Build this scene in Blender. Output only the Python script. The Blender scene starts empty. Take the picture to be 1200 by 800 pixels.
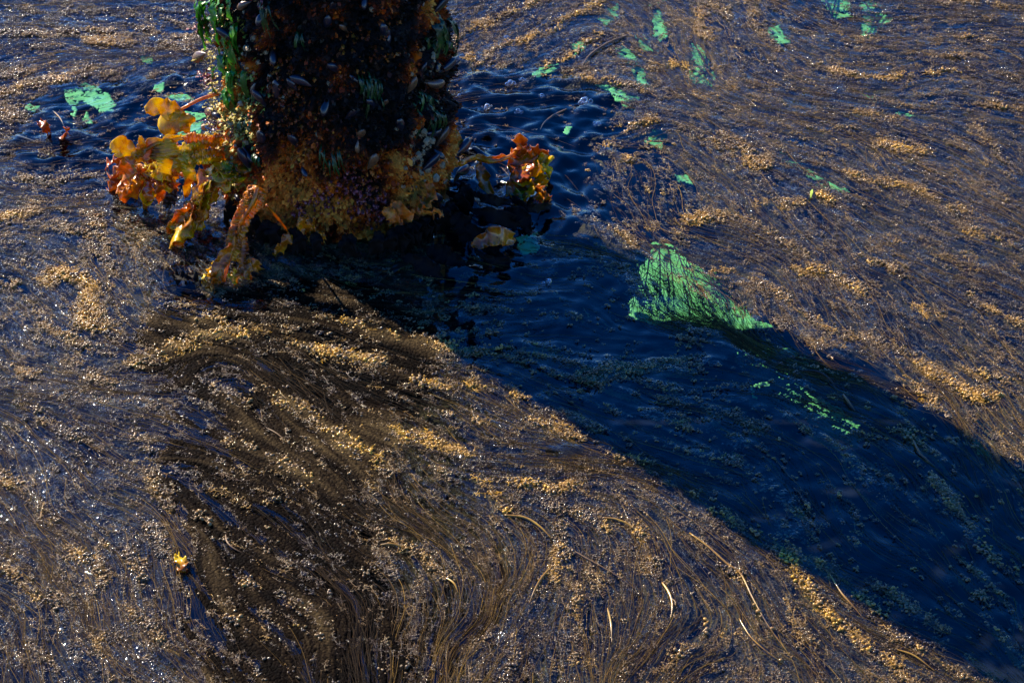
import bpy, math, random
import numpy as np
from mathutils import Vector, Matrix
R = math.radians
random.seed(7); rng = np.random.default_rng(11)
sc = bpy.context.scene

# ------------------------------------------------------------------ camera, world, sun, exposure
PITCH, F, H = R(38), 2100.0, 2.0
SP, CP = math.sin(PITCH), math.cos(PITCH)
cam = bpy.data.objects.new('camera', bpy.data.cameras.new('camera')); sc.collection.objects.link(cam)
cam.location = (0, 0, H); cam.rotation_euler = (R(90) - PITCH, 0, 0)
cam.data.sensor_width = 36; cam.data.lens = 36 * F / 1200; cam.data.clip_start = .05; cam.data.clip_end = 600
sc.camera = cam
cam.data.dof.use_dof = True; cam.data.dof.focus_distance = 3.2; cam.data.dof.aperture_fstop = 16

def ground(px, py, z=0.0):
    u = (px - 600) / F; v = (400 - py) / F
    t = (H - z) / (SP - v * CP)
    return u * t, t * (CP + v * SP)
def atz(px, py, z=0.0):
    x, y = ground(px, py, z); return Vector((x, y, z))
def aty(px, py, Y):
    u = (px - 600) / F; v = (400 - py) / F
    t = Y / (CP + v * SP)
    return Vector((u * t, Y, H - t * (SP - v * CP)))
PXC, PYC = ground(402, 217)
RAD = .222
a, b = ground(402, 212), ground(1010, 560)
sh = Vector((b[0] - a[0], b[1] - a[1])).normalized()
SUN_EL = R(33)
sun_dir = Vector((-sh.x * math.cos(SUN_EL), -sh.y * math.cos(SUN_EL), math.sin(SUN_EL)))   # towards the sun
sun = bpy.data.objects.new('sun', bpy.data.lights.new('sun', 'SUN')); sc.collection.objects.link(sun)
sun.data.energy = 5.0; sun.data.angle = R(.53); sun.data.color = (1, .88, .68)
sun.rotation_euler = sun_dir.to_track_quat('Z', 'Y').to_euler()
w = bpy.data.worlds.new('World'); sc.world = w; w.use_nodes = True
nt = w.node_tree; sky = nt.nodes.new('ShaderNodeTexSky'); sky.sky_type = 'NISHITA'; sky.sun_disc = False
sky.sun_elevation = SUN_EL; sky.sun_rotation = math.atan2(sun_dir.x, sun_dir.y); sky.ozone_density = 6.0; sky.air_density = 1.0; sky.dust_density = .1
hs = nt.nodes.new('ShaderNodeHueSaturation'); hs.inputs['Saturation'].default_value = 1.3; hs.inputs['Hue'].default_value = .517; nt.links.new(sky.outputs[0], hs.inputs['Color']); nt.links.new(hs.outputs[0], nt.nodes['Background'].inputs[0]); nt.nodes['Background'].inputs[1].default_value = .12
vs = sc.view_settings; vs.view_transform = 'Standard'; vs.look = 'None'; vs.gamma = 1; vs.use_curve_mapping = False; vs.exposure = 1.15
sc.cycles.max_bounces = 5; sc.cycles.diffuse_bounces = 2; sc.cycles.glossy_bounces = 3; sc.cycles.transparent_max_bounces = 8; sc.cycles.caustics_reflective = False; sc.cycles.caustics_refractive = False
sc.cycles.sample_clamp_indirect = 3; sc.cycles.use_denoising = True

# ------------------------------------------------------------------ helpers
def tag(o, label=None, cat=None, group=None, kind=None):
    if label: o['label'] = label
    if cat: o['category'] = cat
    if group: o['group'] = group
    if kind: o['kind'] = kind
    return o
def empty(name, loc, label, cat, group=None):
    o = bpy.data.objects.new(name, None); sc.collection.objects.link(o); o.location = loc; o.empty_display_size = .02
    return tag(o, label, cat, group)
def mesh_obj(name, V, Fc, mat, parent=None, smooth=True, link=True, loc=None):
    """V (n,3) world coordinates; stored relative to loc or to the parent's location"""
    me = bpy.data.meshes.new(name)
    V = np.asarray(V, np.float32).reshape(-1, 3)
    off = np.array(parent.location if parent else (loc if loc is not None else (0, 0, 0)), np.float32)
    if parent is not None and parent.parent is not None: off = off + np.array(parent.parent.location, np.float32)
    V = V - off
    if isinstance(Fc, np.ndarray):
        n, k = Fc.shape
        me.vertices.add(len(V)); me.vertices.foreach_set('co', V.ravel())
        me.loops.add(n * k); me.loops.foreach_set('vertex_index', Fc.astype(np.int32).ravel())
        me.polygons.add(n); me.polygons.foreach_set('loop_start', np.arange(0, n * k, k, dtype=np.int32))
        me.update(calc_edges=True)
    else:
        me.from_pydata(V.tolist(), [], Fc); me.update()
    if smooth: me.polygons.foreach_set('use_smooth', np.ones(len(me.polygons), bool))
    if mat: me.materials.append(mat)
    o = bpy.data.objects.new(name, me)
    if link: sc.collection.objects.link(o)
    if parent: o.parent = parent
    elif loc is not None: o.location = loc
    return o
def fattr(o, name, arr):
    at = o.data.attributes.new(name, 'FLOAT', 'POINT'); at.data.foreach_set('value', np.asarray(arr, np.float32).ravel())
class MB:
    def __init__(s): s.v = []; s.f = []; s.n = 0
    def add(s, V, Fc):
        s.v.append(np.asarray(V, float).reshape(-1, 3)); s.f += [tuple(i + s.n for i in f) for f in Fc]; s.n += len(s.v[-1])
    def build(s, name, mat, parent=None, **k): return mesh_obj(name, np.concatenate(s.v), s.f, mat, parent, **k)
def frame(d):
    d = d.normalized(); up = Vector((0, 0, 1)) if abs(d.z) < .9 else Vector((1, 0, 0))
    s = d.cross(up).normalized(); return s, s.cross(d).normalized()
def tube(mb, pts, rad, n=6):
    V = []; m = len(pts)
    for i, p in enumerate(pts):
        d = (pts[min(i + 1, m - 1)] - pts[max(i - 1, 0)]); s, t = frame(d)
        r = rad(i / (m - 1)) if callable(rad) else rad
        for k in range(n):
            a = 2 * math.pi * k / n; V.append(p + s * math.cos(a) * r + t * math.sin(a) * r)
    Fc = [(i * n + k, i * n + (k + 1) % n, (i + 1) * n + (k + 1) % n, (i + 1) * n + k) for i in range(m - 1) for k in range(n)]
    Fc += [tuple(range(n))[::-1], tuple(range((m - 1) * n, m * n))]
    mb.add([tuple(v) for v in V], Fc)
def spline(P, n):
    P = [Vector(p) for p in P]; Q = [P[0] * 2 - P[1]] + P + [P[-1] * 2 - P[-2]]; out = []
    for k in range(n):
        t = k / (n - 1) * (len(P) - 1); i = min(int(t), len(P) - 2); t -= i
        a, b, c, d = Q[i:i + 4]
        out.append(.5 * ((2 * b) + (c - a) * t + (2 * a - 5 * b + 4 * c - d) * t * t + (3 * b - a - 3 * c + d) * t ** 3))
    return out
_lat = {}
def vnoise(x, y, z=None, seed=0):
    if seed not in _lat: _lat[seed] = np.random.default_rng(1000 + seed).random((64, 64, 16)).astype(np.float32)
    L = _lat[seed]
    if z is None: z = np.zeros_like(x)
    xi, yi, zi = np.floor(x), np.floor(y), np.floor(z)
    fx, fy, fz = x - xi, y - yi, z - zi
    fx, fy, fz = [t * t * (3 - 2 * t) for t in (fx, fy, fz)]
    xi, yi, zi = xi.astype(int), yi.astype(int), zi.astype(int)
    g = lambda i, j, k: L[(xi + i) & 63, (yi + j) & 63, (zi + k) & 15]
    r = 0
    for k in (0, 1):
        s = (g(0, 0, k) * (1 - fx) + g(1, 0, k) * fx) * (1 - fy) + (g(0, 1, k) * (1 - fx) + g(1, 1, k) * fx) * fy
        r = r + s * (fz if k else 1 - fz)
    return r
def fbm(x, y, z=None, oct=4, seed=0):
    s = 0; a = 1; t = 0
    for o in range(oct):
        s = s + a * vnoise(x * 2 ** o + 7.3 * o, y * 2 ** o + 3.1 * o, None if z is None else z * 2 ** o, seed + o); t += a; a *= .5
    return s / t
def sstep(a, b, x):
    t = np.clip((x - a) / (b - a), 0, 1); return t * t * (3 - 2 * t)
def blur(A, r):
    for ax in (0, 1):
        for _ in range(2):
            P = np.pad(A, [(r + 1, r) if i == ax else (0, 0) for i in (0, 1)], mode='edge').cumsum(ax)
            n = A.shape[ax]; A = (np.take(P, range(2 * r + 1, 2 * r + 1 + n), ax) - np.take(P, range(0, n), ax)) / (2 * r + 1)
    return A

# ------------------------------------------------------------------ materials
def new_mat(name):
    m = bpy.data.materials.new(name); m.use_nodes = True; return m, m.node_tree, m.node_tree.nodes['Principled BSDF']
def N(nt, kind, **kw):
    n = nt.nodes.new(kind)
    for k, v in kw.items(): setattr(n, k, v)
    return n
def ramp(nt, fac, stops):
    r = N(nt, 'ShaderNodeValToRGB'); e = r.color_ramp.elements
    while len(e) < len(stops): e.new(.5)
    for i, (p, c) in enumerate(stops): e[i].position = p; e[i].color = (*c, 1)
    nt.links.new(fac, r.inputs[0]); return r.outputs[0]
def noise(nt, scale, detail=3, rough=.6, coord='Object', stretch=None):
    tc = N(nt, 'ShaderNodeTexCoord'); n = N(nt, 'ShaderNodeTexNoise'); n.inputs['Scale'].default_value = scale
    n.inputs['Detail'].default_value = detail; n.inputs['Roughness'].default_value = rough
    if stretch:
        mp = N(nt, 'ShaderNodeMapping'); mp.inputs['Scale'].default_value = stretch
        nt.links.new(tc.outputs[coord], mp.inputs[0]); nt.links.new(mp.outputs[0], n.inputs[0])
    else: nt.links.new(tc.outputs[coord], n.inputs[0])
    return n.outputs[0]
def bump(nt, h, strength, dist, bsdf):
    b = N(nt, 'ShaderNodeBump'); b.inputs['Strength'].default_value = strength; b.inputs['Distance'].default_value = dist
    nt.links.new(h, b.inputs['Height'])
    if bsdf: nt.links.new(b.outputs[0], bsdf.inputs['Normal'])
    return b.outputs[0]
def simple(name, stops, scale, rough=.4, bstr=.5, bdist=.002, coat=0, spec=.5, transl=0, detail=4, attr=None):
    m, nt, p = new_mat(name)
    if attr:
        at = N(nt, 'ShaderNodeAttribute', attribute_name=attr[0], attribute_type=attr[1])
        mx = N(nt, 'ShaderNodeMath', operation='MULTIPLY_ADD'); nt.links.new(noise(nt, scale, detail), mx.inputs[0]); mx.inputs[1].default_value = attr[2]
        nt.links.new(at.outputs['Fac'], mx.inputs[2]); f = mx.outputs[0]
    else: f = noise(nt, scale, detail)
    c = ramp(nt, f, stops); nt.links.new(c, p.inputs['Base Color'])
    p.inputs['Roughness'].default_value = rough; p.inputs['Coat Weight'].default_value = coat; p.inputs['Coat Roughness'].default_value = .08
    p.inputs['Specular IOR Level'].default_value = spec
    bn = bump(nt, noise(nt, scale * 4, 4), bstr, bdist, p)
    if transl:
        t = N(nt, 'ShaderNodeBsdfTranslucent'); nt.links.new(c, t.inputs[0]); mx = N(nt, 'ShaderNodeMixShader'); mx.inputs[0].default_value = transl
        nt.links.new(p.outputs[0], mx.inputs[1]); nt.links.new(t.outputs[0], mx.inputs[2])
        nt.links.new(mx.outputs[0], nt.nodes['Material Output'].inputs[0])
    return m
def beady(m):
    nt = m.node_tree; p = nt.nodes['Principled BSDF']; tc = N(nt, 'ShaderNodeTexCoord'); v = N(nt, 'ShaderNodeTexVoronoi', feature='F1', voronoi_dimensions='2D'); v.inputs['Scale'].default_value = 190
    nt.links.new(tc.outputs['Object'], v.inputs['Vector']); dd = N(nt, 'ShaderNodeMath', operation='POWER'); nt.links.new(v.outputs['Distance'], dd.inputs[0]); dd.inputs[1].default_value = 2
    iv = N(nt, 'ShaderNodeMath', operation='SUBTRACT'); iv.inputs[0].default_value = 1; nt.links.new(dd.outputs[0], iv.inputs[1])
    b = N(nt, 'ShaderNodeBump'); b.inputs['Strength'].default_value = 1; b.inputs['Distance'].default_value = .004; nt.links.new(iv.outputs[0], b.inputs['Height'])
    old = p.inputs['Normal'].links[0].from_socket; nt.links.new(old, b.inputs['Normal']); nt.links.new(b.outputs[0], p.inputs['Normal'])
def water_material():
    m, nt, p = new_mat('water'); nt.nodes.remove(p)
    g = N(nt, 'ShaderNodeBsdfGlossy'); g.inputs['Roughness'].default_value = .04
    t = N(nt, 'ShaderNodeBsdfTransparent'); t.inputs[0].default_value = (.62, .74, .87, 1)
    fr = N(nt, 'ShaderNodeLayerWeight'); fr.inputs[0].default_value = .5
    tc = N(nt, 'ShaderNodeTexCoord'); v = N(nt, 'ShaderNodeTexVoronoi', feature='F1', voronoi_dimensions='2D'); v.inputs['Scale'].default_value = 150; nt.links.new(tc.outputs['Object'], v.inputs['Vector'])
    at = N(nt, 'ShaderNodeAttribute', attribute_name='cling'); dd = N(nt, 'ShaderNodeMath', operation='POWER'); nt.links.new(v.outputs['Distance'], dd.inputs[0]); dd.inputs[1].default_value = 2
    iv = N(nt, 'ShaderNodeMath', operation='SUBTRACT', use_clamp=True); iv.inputs[0].default_value = 1; nt.links.new(dd.outputs[0], iv.inputs[1])
    sq = N(nt, 'ShaderNodeMath', operation='POWER'); nt.links.new(iv.outputs[0], sq.inputs[0]); sq.inputs[1].default_value = 2.5
    mu = N(nt, 'ShaderNodeMath', operation='MULTIPLY'); nt.links.new(sq.outputs[0], mu.inputs[0]); nt.links.new(at.outputs['Fac'], mu.inputs[1])
    n0 = bump(nt, noise(nt, 260, 2), .25, .0006, None); bb = N(nt, 'ShaderNodeBump'); bb.inputs['Strength'].default_value = 1; bb.inputs['Distance'].default_value = .0045
    nt.links.new(mu.outputs[0], bb.inputs['Height']); nt.links.new(n0, bb.inputs['Normal']); n = bb.outputs[0]
    nt.links.new(n, g.inputs['Normal']); nt.links.new(n, fr.inputs['Normal'])
    pw = N(nt, 'ShaderNodeMath', operation='POWER'); nt.links.new(fr.outputs['Facing'], pw.inputs[0]); pw.inputs[1].default_value = 5
    ma = N(nt, 'ShaderNodeMath', operation='MULTIPLY_ADD'); nt.links.new(pw.outputs[0], ma.inputs[0]); ma.inputs[1].default_value = .95; ma.inputs[2].default_value = .05
    mx = N(nt, 'ShaderNodeMixShader'); nt.links.new(ma.outputs[0], mx.inputs[0]); nt.links.new(t.outputs[0], mx.inputs[1]); nt.links.new(g.outputs[0], mx.inputs[2])
    nt.links.new(mx.outputs[0], nt.nodes['Material Output'].inputs[0]); return m
M = {}
M['water'] = water_material()
M['seabed'] = simple('seabed', [(.3, (.003, .006, .020)), (.7, (.006, .014, .036))], 3, .9)
M['mat'] = simple('weed_mat', [(0, (.002, .0009, .0003)), (.14, (.006, .0025, .0008)), (.34, (.052, .034, .015)), (.6, (.16, .108, .042)), (1, (.30, .19, .04))], 340, .6, .9, .003, attr=('tone', 'GEOMETRY', .45), spec=.03)
beady(M['mat'])
M['bead'] = simple('weed_bead', [(0, (.016, .010, .005)), (.25, (.075, .043, .016)), (.5, (.23, .130, .030)), (.75, (.44, .228, .016)), (1, (.60, .32, .012))], 120, .30, .3, .0006, spec=.5, coat=.55, attr=('tint', 'INSTANCER', .3))
M['strand'] = simple('weed_strand', [(0, (.015, .008, .004)), (.35, (.06, .034, .014)), (.6, (.14, .08, .026)), (.9, (.32, .19, .04))], 9, .65, .2, .0005, spec=.12, attr=('tint', 'GEOMETRY', .4))
M['lettuce'] = simple('sea_lettuce', [(.3, (.20, .58, .13)), (.55, (.32, .84, .20)), (.7, (.42, .90, .27))], 30, .6, .1, .001, spec=.2)
M['stem'] = simple('yellow_stem', [(.3, (.07, .035, .006)), (.5, (.24, .12, .01)), (.7, (.42, .24, .015))], 25, .3, .2, .0005, coat=.5)
M['kelp'] = simple('kelp', [(.35, (.42, .12, .001)), (.47, (.78, .44, .002)), (.6, (.90, .66, .004))], 22, .26, .7, .003, coat=.7, transl=.45)
M['kelp_orange'] = simple('kelp_orange', [(.3, (.28, .055, .002)), (.5, (.70, .22, .004)), (.66, (.90, .42, .008))], 34, .25, .6, .003, coat=.8, transl=.42)
M['kelp_brown'] = simple('kelp_brown', [(.3, (.12, .015, .001)), (.5, (.50, .11, .002)), (.7, (.80, .30, .003))], 18, .25, .4, .0015, coat=.7, transl=.3)
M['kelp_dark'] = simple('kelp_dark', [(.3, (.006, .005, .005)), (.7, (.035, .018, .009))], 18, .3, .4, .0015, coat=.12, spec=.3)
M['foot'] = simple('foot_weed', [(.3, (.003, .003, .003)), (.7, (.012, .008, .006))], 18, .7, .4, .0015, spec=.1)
M['green_shaded'] = simple('green_algae_shaded', [(.3, (.004, .018, .005)), (.6, (.012, .06, .010)), (.8, (.04, .14, .02))], 22, .4, .3, .001)  # darker copy of the green algae, shade put into its colour
M['mussel'] = simple('mussel', [(.35, (.005, .006, .010)), (.6, (.015, .016, .028)), (.75, (.06, .03, .03))], 40, .3, .3, .001, coat=.2)
M['mussel_brown'] = simple('mussel_brown', [(.3, (.03, .015, .01)), (.7, (.20, .09, .035))], 40, .3, .4, .001, coat=.3)
M['pale'] = simple('barnacle', [(.3, (.14, .08, .03)), (.7, (.48, .34, .18))], 60, .6, .6, .002)
M['green'] = simple('green_algae', [(.3, (.008, .06, .006)), (.6, (.05, .26, .012)), (.8, (.20, .50, .03))], 22, .3, .3, .001, coat=.5, transl=.3)
M['flake'] = simple('crust_flake', [(0, (.004, .005, .003)), (.20, (.050, .013, .004)), (.42, (.26, .030, .003)), (.68, (.70, .13, .006)), (1, (.85, .32, .04))], 70, .4, .4, .001, spec=.15, attr=('tone', 'GEOMETRY', .35))
M['red'] = simple('red_algae', [(.3, (.10, .012, .012)), (.7, (.36, .06, .045))], 30, .4, .5, .001, coat=.3)
M['tan'] = simple('pale_stem', [(.3, (.05, .025, .01)), (.7, (.20, .11, .04))], 25, .45, .2, .0005)
M['peach'] = simple('pale_orange_blade', [(.3, (.55, .08, .004)), (.5, (.88, .20, .012)), (.7, (.97, .36, .05))], 40, .35, .8, .003, coat=.1, transl=.3)
M['gleaf'] = simple('grass_blade', [(.3, (.25, .40, .03)), (.7, (.5, .6, .06))], 30, .4)
def core_material():
    m, nt, p = new_mat('pile_crust')
    at = N(nt, 'ShaderNodeAttribute', attribute_name='tone'); mx = N(nt, 'ShaderNodeMath', operation='MULTIPLY_ADD')
    nt.links.new(noise(nt, 55, 6, .7), mx.inputs[0]); mx.inputs[1].default_value = .5; nt.links.new(at.outputs['Fac'], mx.inputs[2])
    nt.links.new(ramp(nt, mx.outputs[0], [(.1, (.004, .004, .004)), (.35, (.040, .011, .004)), (.55, (.18, .024, .003)), (.8, (.58, .11, .006)), (1, (.70, .24, .03))]), p.inputs['Base Color'])
    p.inputs['Roughness'].default_value = .42; p.inputs['Specular IOR Level'].default_value = .2
    bump(nt, noise(nt, 120, 8, .75), 1, .008, p); return m
M['core'] = core_material()
def bubble_material():
    m, nt, p = new_mat('bubble'); nt.nodes.remove(p)
    g = N(nt, 'ShaderNodeBsdfGlossy'); g.inputs['Roughness'].default_value = .03
    t = N(nt, 'ShaderNodeBsdfTransparent'); t.inputs[0].default_value = (.95, .96, 1, 1)
    d = N(nt, 'ShaderNodeBsdfTranslucent'); d.inputs[0].default_value = (.9, .9, .9, 1)
    lw = N(nt, 'ShaderNodeLayerWeight'); lw.inputs[0].default_value = .55
    a = N(nt, 'ShaderNodeMixShader'); a.inputs[0].default_value = .12; nt.links.new(g.outputs[0], a.inputs[1]); nt.links.new(d.outputs[0], a.inputs[2])
    mx = N(nt, 'ShaderNodeMixShader'); nt.links.new(lw.outputs[1], mx.inputs[0]); nt.links.new(t.outputs[0], mx.inputs[1]); nt.links.new(a.outputs[0], mx.inputs[2])
    nt.links.new(mx.outputs[0], nt.nodes['Material Output'].inputs[0]); return m
M['bubble'] = bubble_material()

# ------------------------------------------------------------------ the ground grid: flow, streaks, masks
DX = .0029
X0, X1, Y0, Y1 = -1.75, 1.75, 1.25, 4.35
xs = np.arange(X0, X1, DX, dtype=np.float32); ys = np.arange(Y0, Y1, DX, dtype=np.float32)
GX, GY = np.meshgrid(xs, ys); NY, NX = GX.shape
dpt = GY * CP + H * SP                      # depth along the view axis of each ground point
PXg = 600 + F * GX / dpt; PYg = 400 - F * (GY * SP - H * CP) / dpt
flow_ctl = [(100,30,6),(60,85,-12),(20,140,5),(200,30,12),(150,100,-10),(60,220,8),(130,160,0),(560,50,-32),(620,30,-32),(680,60,-25),(600,120,-8),(640,160,10),
 (720,60,25),(770,40,60),(740,110,12),(800,90,30),(830,20,50),(880,60,30),(760,160,-20),(800,170,30),(720,200,60),(900,120,22),(900,200,28),(980,60,20),(1000,100,12),(1070,90,-8),
 (1100,50,5),(1180,30,5),(1150,120,18),(1050,160,20),(1100,220,28),(1180,220,30),(980,250,25),(900,260,22),(850,230,35),(820,270,15),(780,240,60),(850,330,36),(940,320,25),(1000,340,32),(1080,340,32),(1180,360,28),
 (1060,420,42),(1150,440,35),(1180,520,45),(960,390,38),(1200,300,30),
 (560,350,5),(600,390,-5),(650,330,-15),(540,405,-5),(620,420,8),(700,350,40),(700,430,-12),(760,410,-18),(820,390,-15),(820,340,70),(780,330,78),(860,360,55),(840,450,2),(800,480,8),(740,470,12),(720,500,28),(900,430,12),(900,500,22),(950,470,35),(850,535,15),(940,540,45),(900,570,45),(980,560,68),(1000,620,78),(950,600,62),(1040,600,65),(1110,580,52),(1130,650,55),(1060,670,48),(1100,700,65),(1180,700,70),(1180,600,60),(1060,530,55),(1080,480,45),(1010,690,45),(1150,760,45),
 (500,445,8),(540,480,12),(600,460,20),(510,510,15),(560,530,22),(660,500,18),(720,530,30),(600,570,25),(640,565,5),(580,590,55),(520,600,32),(480,620,38),(540,660,45),(700,600,35),(650,640,88),(680,700,92),(600,700,115),(560,740,115),(620,770,105),(500,720,110),(450,760,80),(690,770,95),(720,680,60),(760,640,50),(730,600,50),(780,680,70),(800,740,125),(760,790,125),(820,650,48),(830,580,30),(880,630,40),(930,680,50),(980,730,40),(1040,750,35),(900,760,35),(860,700,55),(1080,790,35),(850,780,160),
 (200,360,5),(300,370,12),(400,380,22),(470,400,22),(300,420,28),(380,440,24),(220,440,-35),(210,480,60),(260,500,38),(350,500,32),(420,500,20),(300,560,40),(380,560,50),(240,580,62),(300,640,45),(350,620,38),(400,650,60),(260,700,50),(330,700,38),(300,760,28),(220,740,48),(400,740,55),(430,600,45),
 (30,260,-5),(100,260,20),(150,290,55),(180,320,50),(60,330,18),(120,350,30),(40,400,25),(100,430,22),(150,460,30),(50,480,30),(130,540,35),(40,560,45),(60,610,40),(160,600,50),(100,650,50),(150,670,48),(40,680,40),(110,740,72),(40,760,80),(170,740,55),(10,500,30),(190,790,50)]
den = np.zeros((NY // 8 + 2, NX // 8 + 2), np.float32)
sx, sy = GX[::8, ::8], GY[::8, ::8]; vx = np.zeros_like(sx); vy = np.zeros_like(sx)
for px, py, an in flow_ctl:
    g0 = ground(px, py); g1 = ground(px + 4 * math.cos(R(an)), py + 4 * math.sin(R(an)))
    d = np.array([g1[0] - g0[0], g1[1] - g0[1]]); d /= np.linalg.norm(d)
    r2 = (sx - g0[0]) ** 2 + (sy - g0[1]) ** 2; wgt = 1 / (r2 + .0009) ** 1.6
    vx += wgt * d[0]; vy += wgt * d[1]
def up8(A):
    iy = np.clip(np.arange(NY) / 8, 0, A.shape[0] - 1.001); ix = np.clip(np.arange(NX) / 8, 0, A.shape[1] - 1.001)
    y0, x0 = iy.astype(int), ix.astype(int); fy, fx = (iy - y0)[:, None], (ix - x0)[None]
    return ((A[y0][:, x0] * (1 - fx) + A[y0][:, x0 + 1] * fx) * (1 - fy) + (A[y0 + 1][:, x0] * (1 - fx) + A[y0 + 1][:, x0 + 1] * fx) * fy).astype(np.float32)
ang = np.arctan2(vy, vx)
ang = ang + (fbm(sx * 5, sy * 5, oct=3, seed=3) - .5) * 1.5 + (fbm(sx * 22, sy * 22, oct=2, seed=8) - .5) * .7
VX, VY = up8(np.cos(ang)), up8(np.sin(ang)); nn = np.hypot(VX, VY) + 1e-6; VX /= nn; VY /= nn
def lic(src, L, st=1.0):
    acc = src.copy(); flat = src.ravel()
    for sgn in (1, -1):
        iy, ix = np.meshgrid(np.arange(NY, dtype=np.float32), np.arange(NX, dtype=np.float32), indexing='ij')
        for k in range(L):
            j = np.clip(iy.astype(np.int32), 0, NY - 1) * NX + np.clip(ix.astype(np.int32), 0, NX - 1)
            ix += sgn * st * VX.ravel()[j]; iy += sgn * st * VY.ravel()[j]
            j = np.clip(iy.astype(np.int32), 0, NY - 1) * NX + np.clip(ix.astype(np.int32), 0, NX - 1)
            acc += flat[j] * (1 - k / L)
    acc -= acc.mean(); return acc / acc.std()
white = rng.standard_normal((NY, NX)).astype(np.float32)
Lf = lic(white, 14)                                                  # hair-fine streaks
Lm = lic(blur(rng.standard_normal((NY, NX)).astype(np.float32), 1), 26, 1.3)     # strand bundles
Lc = lic(blur(rng.standard_normal((NY, NX)).astype(np.float32), 4), 24, 2.2)     # ropes and swathes
clump = fbm(GX * 34, GY * 34, oct=3, seed=21); patchy = fbm(GX * 7, GY * 7, oct=3, seed=31)

def inpoly(P, X, Y):
    c = np.zeros(X.shape, bool); n = len(P)
    for i in range(n):
        (x1, y1), (x2, y2) = P[i], P[(i + 1) % n]
        if y1 == y2: continue
        c ^= ((y1 > Y) != (y2 > Y)) & (X < (x2 - x1) * (Y - y1) / (y2 - y1) + x1)
    return c
WXp = PXg + (fbm(GX * 14, GY * 14, oct=4, seed=41) - .5) * 46; WYp = PYg + (fbm(GX * 14, GY * 14, oct=4, seed=51) - .5) * 30
def region(P, soft): return blur(inpoly(P, WXp, WYp).astype(np.float32), soft)
def seg_field(pts, wpx):
    """soft value round a polyline in photo pixels laid on the water"""
    out = np.full((NY, NX), 1e9, np.float32)
    xs_ = [p[0] for p in pts]; ys_ = [p[1] for p in pts]; mrg = wpx * 3 + 30
    msk = (PXg > min(xs_) - mrg) & (PXg < max(xs_) + mrg) & (PYg > min(ys_) - mrg) & (PYg < max(ys_) + mrg)
    J = np.nonzero(msk); X = PXg[J] + (WXp[J] - PXg[J]) * .7; Y = (PYg[J] + (WYp[J] - PYg[J]) * .6); D = np.full(X.shape, 1e9)
    for (x1, y1), (x2, y2) in zip(pts[:-1], pts[1:]):
        dx, dy = x2 - x1, (y2 - y1); l2 = dx * dx + dy * dy + 1e-6
        t = np.clip(((X - x1) * dx + (Y - y1) * dy) / l2, 0, 1)
        D = np.minimum(D, np.hypot(X - x1 - t * dx, (Y - y1 - t * dy) * 1.3))
    out[J] = D; return np.exp(-(out / wpx) ** 2)
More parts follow.
